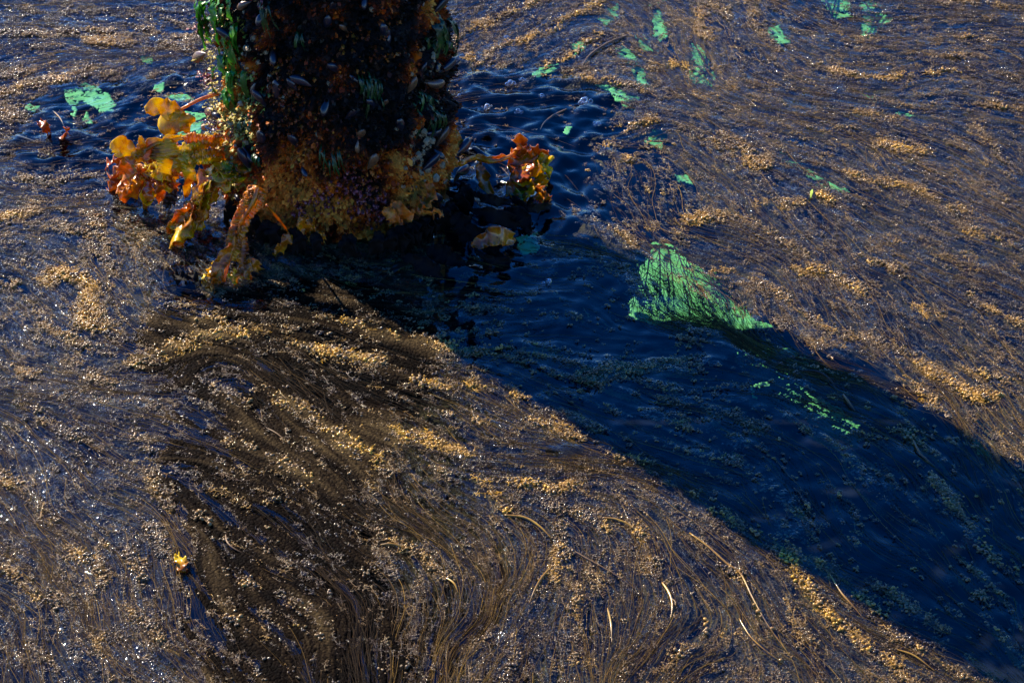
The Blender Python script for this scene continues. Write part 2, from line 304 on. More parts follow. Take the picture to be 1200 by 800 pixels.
# ropes of weed: (gold 0..1, half width px, strength, points)
ridges = [
 (.4,4,1,(0,38),(70,42),(100,35),(150,45)),(.7,5,1,(95,47),(155,51)),(.3,4,.8,(130,15),(185,22),(240,30)),(.3,4,.8,(170,35),(235,45)),(.3,4,.7,(70,96),(115,76)),(.6,8,.9,(0,108),(40,100),(78,94)),(.5,6,.8,(0,88),(30,84)),
 (.3,12,.9,(0,132),(26,128)),(.3,4,.8,(105,92),(137,82)),(.3,4,.7,(200,50),(238,66)),(.2,3,.6,(0,12),(60,16),(120,8)),(.2,3,.6,(30,62),(90,56)),(.3,4,.7,(170,62),(225,52)),
 (.6,5,1,(535,46),(560,32),(600,15),(640,0)),(1,3,1,(545,66),(550,80),(534,98)),(.6,4,.8,(560,68),(600,50),(622,34)),(.9,5,1,(615,46),(650,35),(700,5)),(1,4,1,(640,76),(668,62),(700,42)),(.6,3,.7,(600,102),(640,88),(690,80)),
 (.8,5,.9,(680,88),(730,95),(757,102)),(.9,5,1,(765,79),(790,76),(815,76)),(.6,7,.9,(828,8),(815,25),(836,42)),(.5,4,.6,(840,14),(870,2)),(.8,5,.9,(722,162),(742,150),(767,145)),(.8,5,.8,(735,186),(765,173)),(.7,9,.7,(700,195),(716,172),(722,150)),
 (.5,6,.7,(800,152),(850,175),(885,192)),(.5,4,.9,(970,80),(1000,86),(1033,95),(1067,91),(1117,82)),(.5,4,.9,(1083,63),(1127,63)),(.7,4,.9,(1130,47),(1173,48)),(.6,4,.8,(1107,5),(1167,7)),(.8,3,.9,(1073,15),(1077,32)),
 (1,7,1,(1033,168),(1060,174),(1083,182)),(.6,6,.9,(993,200),(1033,213),(1067,220),(1090,230),(1127,247)),(1,7,1,(966,228),(976,245)),(.9,7,.9,(897,240),(930,241)),(.7,8,.9,(857,160),(877,187),(902,192)),(.8,6,.8,(800,253),(850,247),(883,260)),
 (.4,4,.7,(1000,130),(1047,143)),(.5,4,.8,(977,145),(1000,147)),(1,7,1,(935,320),(956,314),(990,331),(1012,338)),(.5,5,.8,(1133,270),(1156,276),(1175,286)),(.8,5,.9,(1010,302),(1031,313),(1056,326)),(.8,6,.9,(1127,337),(1156,360),(1200,376)),(.9,6,.8,(1075,362),(1100,373)),
 (.8,5,.9,(697,254),(720,265),(744,280)),(.9,7,.9,(795,264),(815,255),(836,258)),(.8,5,.7,(788,270),(812,280)),(1,4,1,(830,321),(850,320)),(.7,6,.8,(867,248),(897,262),(920,285),(942,300)),(1,7,.9,(935,314),(962,318)),(.6,6,.8,(880,330),(930,360),(980,386)),
 (.8,6,.9,(1067,413),(1100,437),(1133,460),(1165,468)),(.6,8,.9,(1058,445),(1083,463),(1102,486)),(.6,5,.7,(1117,430),(1153,440),(1200,453)),(.6,5,.7,(1000,392),(1040,405),(1080,420)),(.4,5,.7,(1140,150),(1160,165),(1170,180)),
 (.6,4,.7,(1170,85),(1200,92)),(.7,5,.7,(1150,118),(1200,126)),(.4,5,.6,(1000,20),(1040,60)),(.6,5,.6,(880,0),(890,30),(910,60)),
 # inside the shadow: gold left out so the beads carry the shade
 (0,8,1,(683,443),(717,427),(750,417),(783,403),(827,390)),(0,4,.9,(690,452),(735,430),(780,424)),(0,5,.9,(665,374),(700,372)),(0,4,.9,(700,330),(706,350),(724,368)),(0,4,.7,(543,355),(600,366),(620,372)),
 (0,5,.9,(508,397),(537,401),(573,389)),(0,5,.9,(550,416),(590,408),(617,417),(657,423),(690,427)),(0,5,.8,(777,472),(817,480),(845,488)),(0,4,1,(803,449),(850,453),(882,454)),(0,4,.8,(757,507),(783,498),(833,512)),
 (0,5,.9,(800,477),(833,483),(883,493),(917,517),(943,537)),(0,5,1,(836,529),(855,533),(876,541)),(0,8,1,(983,540),(990,567),(1003,603),(1004,633)),(0,7,.8,(938,580),(963,622)),(0,6,.9,(1033,573),(1043,600),(1064,630)),
 (0,8,1,(1097,560),(1120,590),(1133,610),(1157,643),(1172,668)),(0,6,.8,(1048,658),(1077,673),(1084,692)),(0,7,.8,(1093,660),(1100,690),(1114,722)),(0,7,.8,(1137,667),(1160,707)),(0,6,.9,(1030,683),(1053,696),(1080,716),(1107,742)),(0,7,.7,(1180,670),(1196,700)),
 (0,4,.8,(860,393),(895,386),(915,378)),(0,5,.7,(1048,480),(1060,510)),(0,4,.7,(640,318),(680,322),(708,318)),
 # lower middle
 (1,4,1,(483,450),(517,453),(550,449),(583,453),(617,464)),(.6,4,.8,(497,479),(533,486),(577,491)),(1,6,1,(468,506),(510,518),(552,530)),(.7,7,1,(630,496),(667,499),(690,516),(717,529),(745,539)),(1,7,1,(608,567),(637,573),(680,566)),(.5,7,.8,(640,591),(680,601),(710,616)),
 (1,5,1,(556,566),(577,583),(591,601)),(.5,4,.8,(508,547),(537,566)),(.5,6,.8,(777,559),(817,586),(852,600)),(.5,6,.9,(450,623),(473,639),(500,656),(534,694)),(.6,6,.7,(537,753),(567,746)),(.9,5,.7,(650,612),(657,649),(647,679)),(.6,7,.8,(667,649),(680,679),(677,726),(668,774)),
 (.3,5,1,(692,670),(704,700)),(.5,9,.9,(760,661),(781,680)),(.7,5,.9,(723,596),(750,629)),(.6,7,.9,(827,726),(805,751),(783,779)),(1,8,1,(913,646),(933,679),(960,716),(987,739),(1007,753)),(.7,6,.9,(880,626),(900,639),(927,649),(959,670)),(.5,7,.8,(927,712),(950,744)),
 (.6,5,.8,(1007,699),(1050,739),(1093,766),(1135,794)),(.7,7,.8,(1050,770),(1079,800)),(.7,5,.8,(800,576),(833,596),(880,626)),(.4,6,.7,(600,751),(598,796)),(.4,6,.7,(455,731),(470,786)),(.6,6,.8,(852,661),(872,678)),
 # left
 (.5,8,.9,(7,556),(33,593),(63,610)),(.4,8,1,(90,640),(110,666),(118,682)),(.6,7,1,(117,636),(147,653),(170,688)),(.5,8,.9,(10,666),(40,700),(64,704)),(.7,6,.9,(160,720),(187,746),(211,765)),(.4,6,.8,(110,735),(128,795)),(.4,8,.7,(35,745),(60,790)),
 (1,14,1,(60,325),(85,318),(103,330),(112,352),(100,372),(128,386)),(.7,9,.9,(0,257),(25,252),(45,243)),(.4,5,.9,(20,213),(50,217),(82,211),(102,204)),(.4,8,.8,(60,262),(100,275),(112,300)),(.3,9,.8,(110,250),(125,290),(130,330)),(.8,9,.8,(0,335),(20,328)),(.5,6,.8,(10,425),(38,440)),(.9,4,.8,(8,430),(45,440)),
 (.4,7,.8,(20,470),(60,500),(120,520)),(.3,7,.7,(80,420),(130,450),(180,480)),(.5,6,.6,(50,380),(100,400),(150,430)),(.5,8,.7,(150,500),(180,545),(200,600)),
 # dense brown weed below the pile, where its reflection is painted in
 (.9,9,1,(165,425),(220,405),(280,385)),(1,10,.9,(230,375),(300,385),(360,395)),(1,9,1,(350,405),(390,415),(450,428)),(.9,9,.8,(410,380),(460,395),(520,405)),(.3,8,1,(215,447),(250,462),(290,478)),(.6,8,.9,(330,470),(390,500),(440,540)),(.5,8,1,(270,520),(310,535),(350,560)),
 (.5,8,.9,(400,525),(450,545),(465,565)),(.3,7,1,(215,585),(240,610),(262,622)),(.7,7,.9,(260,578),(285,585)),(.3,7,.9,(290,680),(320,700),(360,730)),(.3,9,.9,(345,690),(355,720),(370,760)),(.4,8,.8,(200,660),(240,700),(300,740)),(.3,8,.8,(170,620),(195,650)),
]
ridge = np.zeros((NY, NX), np.float32); gold = np.zeros((NY, NX), np.float32)
for g, wd, s, *pts in ridges:
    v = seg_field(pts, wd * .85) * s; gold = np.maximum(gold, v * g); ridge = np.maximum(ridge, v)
open_w = np.clip(region([(520,60),(560,74),(620,78),(700,95),(712,130),(700,175),(690,215),(700,250),(665,262),(640,300),(560,350),(490,350),(500,250)], 8)
   + region([(0,150),(20,118),(80,100),(170,85),(250,75),(250,215),(150,245),(90,215),(40,205),(0,200)], 8) * .9
   + region([(200,315),(235,310),(240,345),(205,345)], 4) + region([(890,20),(930,0),(1000,20),(950,60),(900,40)], 8) * .3
   + region([(640,515),(700,512),(705,540),(660,540)], 5) * .8 + region([(755,555),(785,552),(790,585),(762,585)], 5) * .8 + region([(722,90),(690,95),(680,118),(715,128)], 4) * .7, 0, 1)
shadow_z = region([(480,385),(640,250),(740,296),(900,368),(1000,418),(1200,538),(1400,650),(1500,900),(1190,800),(850,600),(700,520),(560,430)], 5)  # drawn over the pile's shadow; the mat is sunk and opened to deepen it
painted_refl = region([(180,345),(300,330),(420,320),(480,360),(530,405),(480,470),(450,560),(430,640),(480,720),(520,830),(270,830),(200,740),(215,640),(180,560),(195,470),(150,420)], 7)  # column below the pile where its dark reflection is painted into the weed
neartop = region([(-50,-40),(1260,-40),(1260,120),(900,110),(540,90),(240,70),(-50,110)], 12)
lane = region([(600,120),(720,130),(800,200),(850,290),(760,285),(690,250),(620,230)], 6)
greens = [   # (depth, key, polygon in photo pixels)
 (.20,'main',[(757,300),(765,290),(790,290),(815,303),(832,320),(862,340),(892,370),(905,382),(870,388),(850,386),(800,378),(760,382),(742,365),(750,345),(752,320)]),
 (.010,'a',[(745,41),(760,40),(770,62),(755,58)]),(.010,'b',[(722,63),(735,54),(750,73),(764,98),(750,99),(739,80)]),(.010,'c',[(711,106),(752,109),(746,117),(718,119)]),(.010,'d',[(697,98),(726,98),(712,109)]),
 (.010,'e',[(724,124),(752,127),(740,132)]),(.010,'f',[(662,55),(682,49),(687,56),(670,64)]),(.010,'g',[(625,86),(633,78),(656,75),(650,84),(632,91)]),(.010,'h',[(693,21),(727,6),(721,24),(707,30)]),
 (.010,'i',[(764,14),(780,3),(773,46),(763,38)]),(.010,'j',[(813,54),(826,58),(842,88),(836,98),(812,94)]),(.05,'k',[(766,149),(780,149),(787,166),(758,166)]),(.010,'l',[(759,168),(776,170),(772,178)]),
 (.010,'m',[(659,156),(662,149),(672,149),(667,158)]),(.010,'n',[(961,-4),(991,-4),(999,20),(980,22)]),(.010,'o',[(1012,6),(1030,2),(1042,23),(1018,44),(1006,38)]),(.010,'p',[(899,43),(910,32),(924,50),(910,52)]),
 (.010,'q',[(78,110),(95,105),(101,99),(123,109),(132,126),(117,130),(102,121),(92,126),(84,126)]),(.010,'r',[(27,125),(35,121),(42,126),(37,131)]),(.010,'s',[(85,129),(91,129),(91,141),(85,139)]),(.010,'t',[(97,147),(103,134),(106,146)]),
 (.010,'u',[(159,63),(181,63),(175,74),(162,72)]),(.010,'v',[(176,101),(187,99),(187,108),(177,108)]),(.010,'w',[(219,134),(237,139),(236,160),(213,160),(220,150)]),
 (.010,'x',[(195,110),(212,109),(222,118),(205,116)]),(.010,'y',[(788,206),(806,206),(806,216),(790,215)]),(.06,'z',[(602,278),(632,270),(628,300),(610,297)]),
 (.14,'S1',[(868,415),(925,408),(944,426),(925,438),(880,432)]),(.14,'S2',[(888,457),(925,444),(962,474),(1000,492),(994,508),(950,487),(922,470),(890,468)]),(.08,'S3',[(1136,478),(1160,496),(1172,530),(1152,524),(1142,500)]),
 (.010,'F1',[(905,172),(920,180),(990,222),(975,222),(920,195)]),(.010,'F2',[(1010,105),(1030,110),(1075,142),(1050,138)]),
]
hole = np.zeros((NY, NX), bool)
for dp, key, P in greens:
    k = .35 if len(key) == 1 else .8
    X = PXg + (WXp - PXg) * k * .5; Y = PYg + (WYp - PYg) * k * .5
    h = inpoly(P, X, Y)
    if key == 'main': h &= (Lm + .5 * Lf < 1.25)
    elif len(key) == 2: h &= (Lf + Lm * .8 > .5)
    else: h &= (Lm < 1.5)
    hole |= h
openhole = (open_w > .5)
# mat height: in ropes it breaks the surface, between them it lies under the water
mat_h = -.0095 + .0028 * Lc + .0022 * Lm + .0009 * Lf + ridge * .009 + (clump - .5) * .008 + painted_refl * .011 - open_w * .03 - shadow_z * (.007 - ridge * .003) + (patchy - .5) * .006
cap = -.001 + .004 * painted_refl; mat_h = np.where(mat_h > cap, cap + (mat_h - cap) * .3, mat_h)
tone = .29 + .07 * Lc + .07 * Lm + .05 * Lf + gold * .35 + (patchy - .5) * .5 - painted_refl * .46 - open_w * .12  # mat darkened in the column to stand for the pile's reflection

def grid_faces(keep=None):
    i = np.arange(NY * NX, dtype=np.int32).reshape(NY, NX)
    Q = np.stack([i[:-1, :-1], i[:-1, 1:], i[1:, 1:], i[1:, :-1]], -1)
    return Q[keep[:-1, :-1]] if keep is not None else Q.reshape(-1, 4)
BIG = 260.0
def with_ring(V, Fc, z):
    """four big quads round the fine grid, out to the horizon"""
    n = len(V); a, b, c, d = X0, xs[-1], Y0, ys[-1]
    P = [(a, c), (b, c), (b, d), (a, d), (-BIG, -BIG), (BIG, -BIG), (BIG, BIG), (-BIG, BIG)]
    V = np.concatenate([V, np.array([(x, y, z) for x, y in P], np.float32)])
    q = np.array([(4, 5, 1, 0), (5, 6, 2, 1), (6, 7, 3, 2), (7, 4, 0, 3)], np.int32) + n
    return V, np.concatenate([Fc, q])
sfar = np.zeros((NY, NX), bool)
for dp, key, P in greens:
    if len(key) == 2: sfar |= inpoly([(np.mean([q[0] for q in P]) + (x - np.mean([q[0] for q in P])) * 1.2, np.mean([q[1] for q in P]) + (y - np.mean([q[1] for q in P])) * 1.3) for x, y in P], PXg, PYg)
keep = ~(hole | (open_w > .82) | ((shadow_z > .5) & ~sfar & (Lm * .7 + Lf * .3 < .9)) | ((lane > .5) & (Lm < 1.6)) | (Lm * .6 + Lc * .5 < -1.5))  # mat also cleared inside the shadow band so the shade reads darker
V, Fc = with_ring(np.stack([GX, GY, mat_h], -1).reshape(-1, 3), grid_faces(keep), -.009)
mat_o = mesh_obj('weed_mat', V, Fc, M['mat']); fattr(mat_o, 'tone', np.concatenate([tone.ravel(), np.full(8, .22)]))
tag(mat_o, 'brown mat of tangled weed lying just under the water', 'seaweed', kind='stuff')

# ------------------------------------------------------------------ sprigs of beaded weed floating in the surface
def ico(sub=1):
    import bmesh
    bm = bmesh.new(); bmesh.ops.create_icosphere(bm, subdivisions=sub, radius=1)
    v = np.array([x.co[:] for x in bm.verts]); f = [tuple(x.index for x in p.verts) for p in bm.faces]; bm.free(); return v, f
ICO2, ICO1 = ico(2), ico(1)
protos = bpy.data.collections.new('sprig_kinds')
def sprig(k, L, nb, r0, r1, needles, spread, zs):
    mb = MB(); bend = random.uniform(-.3, .3)
    pts = [Vector((L * (t - .5), bend * L * (t - .5) ** 2 * 2, random.uniform(-.0006, .0006))) for t in np.linspace(0, 1, 7)]
    tube(mb, pts, .0006, 4)
    for i in range(nb):
        t = random.random(); p = Vector((L * (t - .5), bend * L * (t - .5) ** 2 * 2, 0))
        q = p + Vector((random.gauss(0, spread * .5), random.gauss(0, spread), abs(random.gauss(0, zs)) - .0004))
        tube(mb, [p, (p + q) / 2 + Vector((0, 0, .0005)), q], .0004, 3)
        r = random.uniform(r0, r1); s = np.array([r * random.uniform(.9, 1.5), r, r * .9])
        a = random.uniform(0, 3.14); v = ICO2[0] * s; v = np.stack([v[:, 0] * math.cos(a) - v[:, 1] * math.sin(a), v[:, 0] * math.sin(a) + v[:, 1] * math.cos(a), v[:, 2]], -1)
        mb.add(v + np.array(q), ICO2[1])
    for i in range(needles):
        t = random.random(); p = Vector((L * (t - .5), bend * L * (t - .5) ** 2 * 2, 0)); a = random.choice((-1, 1)) * random.uniform(.2, 1.1); l = random.uniform(.004, .011)
        d = Vector((math.cos(a), math.sin(a), random.uniform(-.05, .05))) * l; s = Vector((-d.y, d.x, 0)).normalized() * .0006
        mb.add([tuple(p - s), tuple(p + s), tuple(p + d * .6 + s), tuple(p + d), tuple(p + d * .6 - s)], [(0, 1, 2, 3, 4)])
    o = mb.build('sprig', M['bead'], link=False); o.name = 'sprig_%02d' % k; protos.objects.link(o)
specs = [(.034,13,.0011,.0029,1,.0050,.0020)] * 3 + [(.020,6,.0014,.0034,0,.0042,.0020)] * 2 + [(.045,20,.0008,.0020,4,.0065,.0012)] * 3 + [(.050,16,.0006,.0014,8,.007,.0008)] * 3 + [(.007,2,.0014,.0030,0,.002,.001)] * 2
for k, s in enumerate(specs): sprig(k, *s)
# expected sprigs per cell
cell = DX * DX
streak = sstep(-.3, 1.6, Lc * .6 + Lm * .55 + (clump - .5) * 4)
base = 7500 + 19000 * streak
rope = sstep(1.15, 2.1, Lm * .8 + Lc * .45 + (clump - .5) * 1.5)
rate = (base * (1 - .85 * painted_refl) + 26000 * rope * (1 - .5 * painted_refl)) * (1 - .93 * open_w) * (1 - .42 * shadow_z) + ridge * 27000 * (1 - .5 * shadow_z) * (.06 + 1.6 * sstep(.42, .62, clump)) * sstep(-1.3, 1.1, Lm) + painted_refl * 17000 * sstep(-.5, 1.5, Lm + Lc * .5 + (clump - .5) * 3)
rate *= 1 - shadow_z * (.75 - 1.9 * sstep(.1, 2.0, Lm * .8 + .6 * Lc)); rate *= 1 - .55 * lane; rate *= np.where(hole, np.where(shadow_z > .4, .4, .22), 1)
inpile = (GX - PXC) ** 2 + (GY - PYC) ** 2 < (RAD * .95) ** 2; rate[inpile] = 0
frame_m = (PXg > -160) & (PXg < 1360) & (PYg > -90) & (PYg < 900); rate = np.where(frame_m, rate, rate * .35)
cnt = rng.poisson(rate * cell); idx = np.repeat(np.arange(NY * NX), cnt.ravel()); n = len(idx)
jx = GX.ravel()[idx] + rng.uniform(-.5, .5, n) * DX; jy = GY.ravel()[idx] + rng.uniform(-.5, .5, n) * DX
rg = ridge.ravel()[idx]; tg = painted_refl.ravel()[idx]; gd = gold.ravel()[idx]; shz = shadow_z.ravel()[idx]
scl = np.clip(rng.lognormal(-.1, .3, n), .4, 1.35) * (.47 + .33 * rg + .12 * tg); kind = rng.integers(0, len(specs), n)
kind = np.where((rng.random(n) < .45) & (rg < .3), rng.integers(5, 11, n), kind)
kind = np.where((rng.random(n) < .75) & (shz > .5) & (rg < .6), rng.choice([3, 4, 3, 4, 11, 12], n), kind)
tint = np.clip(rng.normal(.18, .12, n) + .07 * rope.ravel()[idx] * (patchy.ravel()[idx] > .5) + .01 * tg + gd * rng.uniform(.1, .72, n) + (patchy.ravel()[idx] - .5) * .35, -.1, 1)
jz = rng.normal(-.0006, .0013, n) + shz * .0008 + rg * rng.uniform(0, .0042, n) + tg * rng.uniform(-.001, .003, n)
rz = np.arctan2(VY, VX).ravel()[idx] + rng.normal(0, .35, n) + np.where(rng.random(n) < .5, math.pi, 0)
print('sprigs', n)
me = bpy.data.meshes.new('floating_weed'); me.vertices.add(n); me.vertices.foreach_set('co', np.stack([jx, jy, jz], -1).astype(np.float32).ravel())
fw = bpy.data.objects.new('floating_weed', me); sc.collection.objects.link(fw)
tag(fw, 'brown and golden beaded weed floating in swirling ropes on the water', 'seaweed', kind='stuff')
fattr(fw, 'rz', rz); fattr(fw, 'scl', scl); fattr(fw, 'tint', tint)
at = me.attributes.new('kindi', 'INT', 'POINT'); at.data.foreach_set('value', kind.astype(np.int32))
ng = bpy.data.node_groups.new('scatter', 'GeometryNodeTree'); ng.is_modifier = True
ng.interface.new_socket('Geometry', in_out='INPUT', socket_type='NodeSocketGeometry'); ng.interface.new_socket('Geometry', in_out='OUTPUT', socket_type='NodeSocketGeometry')
gi, go = N(ng, 'NodeGroupInput'), N(ng, 'NodeGroupOutput'); ci = N(ng, 'GeometryNodeCollectionInfo'); ci.inputs[0].default_value = protos; ci.inputs[1].default_value = True; ci.inputs[2].default_value = True
iop = N(ng, 'GeometryNodeInstanceOnPoints'); iop.inputs['Pick Instance'].default_value = True
def na(nm, ty): q = N(ng, 'GeometryNodeInputNamedAttribute', data_type=ty); q.inputs[0].default_value = nm; return q.outputs[0]
cx = N(ng, 'ShaderNodeCombineXYZ'); ng.links.new(na('rz', 'FLOAT'), cx.inputs[2]); e2r = N(ng, 'FunctionNodeEulerToRotation'); ng.links.new(cx.outputs[0], e2r.inputs[0])
ng.links.new(gi.outputs[0], iop.inputs['Points']); ng.links.new(ci.outputs[0], iop.inputs['Instance']); ng.links.new(na('kindi', 'INT'), iop.inputs['Instance Index'])
ng.links.new(e2r.outputs[0], iop.inputs['Rotation']); ng.links.new(na('scl', 'FLOAT'), iop.inputs['Scale']); ng.links.new(iop.outputs[0], go.inputs[0])
fw.modifiers.new('scatter', 'NODES').node_group = ng

# ------------------------------------------------------------------ water: ripples, little domes of water clinging to the weed
bumpf = np.zeros(NY * NX, np.float32); np.add.at(bumpf, idx, (scl * np.where(kind >= 5, .6, 1)).astype(np.float32)); bumpf = bumpf.reshape(NY, NX)
men = blur(bumpf, 1); men = men / (men + .35)
rr = np.hypot(GX - PXC, GY - PYC)
rip = np.zeros((NY, NX), np.float32)
for i in range(26):
    a = rng.uniform(0, 6.28); lam = rng.uniform(.03, .13); ph = rng.uniform(0, 6.28)
    wob = fbm(GX * 6, GY * 6, oct=2, seed=60 + i % 5) * 9
    rip += lam * np.sin((GX * math.cos(a) + GY * math.sin(a)) * 6.283 / lam + ph + wob).astype(np.float32) * .0115
near = np.exp(-np.maximum(rr - RAD, 0) / .13)
amp = .10 + .75 * open_w + .8 * near + .26 * shadow_z
wz = rip * amp + .0018 * men * (1 - .5 * open_w) * (1 - .75 * painted_refl) + .0004 * Lc * (.3 + shadow_z) + .0003 * Lm + (.0009 * np.sin((rr - RAD) * 6.283 / .028 + 5 * fbm(GX * 5, GY * 5, seed=70)) * np.exp(-np.maximum(rr - RAD, 0) / .10))
edge = np.minimum(np.minimum(GX - X0, xs[-1] - GX), np.minimum(GY - Y0, ys[-1] - GY)); wz = wz * sstep(0, .1, edge)
V, Fc = with_ring(np.stack([GX, GY, wz.astype(np.float32)], -1).reshape(-1, 3), grid_faces(), 0)
wo = mesh_obj('water', V, Fc, M['water']); fattr(wo, 'cling', np.concatenate([(men * (1 - .85 * painted_refl) * sstep(-1.6, .9, Lc * .5 + Lm * .5 + (clump - .5) * 4)).ravel(), np.full(8, .3)])); tag(wo, kind='structure')
sb = mesh_obj('seabed', [(-BIG, -BIG, -.9), (BIG, -BIG, -.9), (BIG, BIG, -.9), (-BIG, BIG, -.9)], [(0, 1, 2, 3)], M['seabed']); tag(sb, kind='structure')

# ------------------------------------------------------------------ fine strands following the flow
ns = 9500; wts = ((1 - .95 * open_w) * (1 - .78 * shadow_z) * (.20 + painted_refl * .25 + (PYg > 430) * .5) * frame_m * ~inpile + (hole & (shadow_z > .4)) * 4).ravel(); wts = wts / wts.sum()
st = rng.choice(NY * NX, ns, p=wts.astype(np.float64) / wts.astype(np.float64).sum()); SEG = 24
px_, py_ = (st % NX).astype(np.float32), (st // NX).astype(np.float32); ll = rng.uniform(.6, 2.2, ns); offz = rng.normal(.0008, .0012, ns); path = []
wand = rng.normal(0, .12, ns); c0 = rng.normal(0, .06, ns)
for k in range(SEG):
    path.append(np.stack([X0 + px_ * DX, Y0 + py_ * DX, offz], -1))
    j = np.clip(py_.astype(int), 0, NY - 1) * NX + np.clip(px_.astype(int), 0, NX - 1); a = np.arctan2(VY.ravel()[j], VX.ravel()[j]) + wand + c0 * (k - SEG / 2) * .3
    px_ = px_ + np.cos(a) * ll * 3; py_ = py_ + np.sin(a) * ll * 3
path = np.array(path)                                  # SEG, ns, 3
tan = np.gradient(path, axis=0); tan /= np.linalg.norm(tan, axis=-1, keepdims=True) + 1e-9; sd = np.stack([-tan[..., 1], tan[..., 0], tan[..., 2] * 0], -1)
wd = rng.uniform(.00018, .00042, ns)[None, :, None] * (1 - .7 * np.linspace(0, 1, SEG))[:, None, None]
ring = np.stack([path + sd * wd, path - sd * wd, path + np.array([0, 0, 1.0]) * wd * 1.2], 2)      # SEG, ns, 3 corners, xyz
vid = np.arange(SEG * ns * 3, dtype=np.int32).reshape(SEG, ns, 3)
fc = np.concatenate([np.stack([vid[:-1, :, c], vid[:-1, :, (c + 1) % 3], vid[1:, :, (c + 1) % 3], vid[1:, :, c]], -1).reshape(-1, 4) for c in range(3)])
so = mesh_obj('weed_strands', ring.reshape(-1, 3), fc, M['strand']); fattr(so, 'tint', np.repeat(np.broadcast_to((rng.normal(.30, .26, ns) - .46 * painted_refl.ravel()[st])[None], (SEG, ns)), 3)); tag(so, 'hair thin brown weed strands combed along the current', 'seaweed', kind='stuff')  # strands darkened in the column as part of the painted reflection

# ------------------------------------------------------------------ green sheets under the gaps
glabel = {'main':'large bright green weed sheet under water in the shadow, largest of all','a':'small upright green sheet above the larger one, top centre','b':'narrow slanted green sheet running down through the weed, top centre','c':'flat wide green sheet just above the white foam bubble','d':'thin green sheet above the flat wide one, top centre',
 'e':'sliver of green sheet just right of the white foam bubble','f':'green scrap beside a golden rope of weed right of the piling','g':'green scrap among ripples right of the piling and below the golden rope','h':'green sheet cut by weed stems, upper right of the piling','i':'long upright green sheet at the top edge, centre',
 'j':'tall green sheet crossed by twigs, right of a short golden rope','k':'dull grey green sheet lying deeper, right of the bubbles','l':'tiny green scrap touching the dull grey green sheet','m':'lone green scrap in open water above the brown kelp','n':'net like green sheet at the top edge, right half','o':'round green sheet veined with twigs near the top right',
 'p':'small green leaf shape left of the two veined sheets, top right','q':'ragged green sheet in open water left of the piling, largest there','r':'small green scrap leftmost of all in the picture','s':'slim green scrap just below the ragged left sheet','t':'pointed green scrap below the ragged left sheet, nearest the brown blades',
 'u':'pale green scrap high up between weed ropes left of the piling','v':'round green scrap in the ripples left of the piling','w':'green sheet directly under the yellow kelp blade by the piling','x':'thin green sheet above the stalk of the uppermost yellow kelp','y':'small green scrap in the weed above the shadow','z':'dim green sheet beside the dark kelp right of the piling base',
 'S1':'faint green sheet under the shaded water below the large bright one','S2':'long faint green sheet curving through the shaded water','S3':'faint green sheet at the lower right edge of the sunlit weed','F1':'faint thin green streak under sunlit weed, right centre','F2':'faint green streak under the weed, upper right'}
for dp, key, P in greens:
    kk = .5 if len(key) == 1 else .8; mrg = 1.0 if key in ('main', 'z') else 1.12
    c = np.mean(P, 0); Q = [(c[0] + (x - c[0]) * mrg, c[1] + (y - c[1]) * mrg) for x, y in P]
    h = inpoly(Q, PXg + (WXp - PXg) * kk, PYg + (WYp - PYg) * kk)
    fr_ = vnoise(GX * 90, GY * 90, seed=130) + .5 * vnoise(GX * 230, GY * 230, seed=131)
    h &= (fr_ + .10 * Lm < (1.32 if key == 'main' else 1.12 if len(key) == 1 else .80))
    J = np.argwhere(h)
    if len(J) < 6: continue
    a0, b0 = J.min(0) - 1, J.max(0) + 2; sl = (slice(max(a0[0], 0), b0[0] + 1), slice(max(a0[1], 0), b0[1] + 1)); hh = h[sl]; ny, nx = hh.shape; q = 1 + dp / H
    ii = np.arange(ny * nx, dtype=np.int32).reshape(ny, nx); Q4 = np.stack([ii[:-1, :-1], ii[:-1, 1:], ii[1:, 1:], ii[1:, :-1]], -1)[hh[:-1, :-1]]
    us = np.unique(Q4); mp = np.zeros(ny * nx, np.int32); mp[us] = np.arange(len(us))
    Vv = np.stack([GX[sl] * q, GY[sl] * q, -dp + .0015 * (clump[sl] - .5)], -1).reshape(-1, 3)[us]
    ctr = Vv.mean(0); o = mesh_obj('sea_lettuce', Vv, mp[Q4], M['lettuce'], loc=tuple(float(x) for x in ctr)); s = o.modifiers.new('s', 'SOLIDIFY'); s.thickness = .0012
    tag(o, glabel[key], 'sea lettuce', 'green sheets showing through gaps in the weed')

def feathers(label, stems_, depth):
    mb = MB()
    for x0, y0, a0, a1, L in stems_:
        pts = []; x, y = x0, y0; n = 12
        for i in range(n):
            pts.append((x, y, R(a0 + (a1 - a0) * i / n))); a = pts[-1][2]; x += L / n * math.cos(a); y += L / n * math.sin(a)
        tube(mb, [atz(x, y, -depth) for x, y, a in pts], lambda t: .0019 * (1 - .7 * t), 4)
        for i in range(1, n):
            for sg in (-1, 1):
                if random.random() < .2: continue
                x, y, a = pts[i]; l = random.uniform(.12, .26) * L * (1 - .5 * i / n); b = a + sg * random.uniform(.35, .7)
                q = [(x, y), (x + l * .5 * math.cos(b), y + l * .5 * math.sin(b)), (x + l * math.cos(b - sg * .3), y + l * math.sin(b - sg * .3))]
                tube(mb, [atz(u, v, -depth) for u, v in q], lambda t: .0011 * (1 - .5 * t), 3)
                for j in range(2):
                    c = b + random.choice((-1, 1)) * .6; u, v = q[1 + j]; tube(mb, [atz(u, v, -depth), atz(u + l * .3 * math.cos(c), v + l * .3 * math.sin(c), -depth)], .0004, 3)
    o = mb.build('feathery_weed', M['kelp_dark'], loc=tuple(atz(stems_[0][0], stems_[0][1], -depth))); tag(o, label, 'seaweed', kind='stuff')
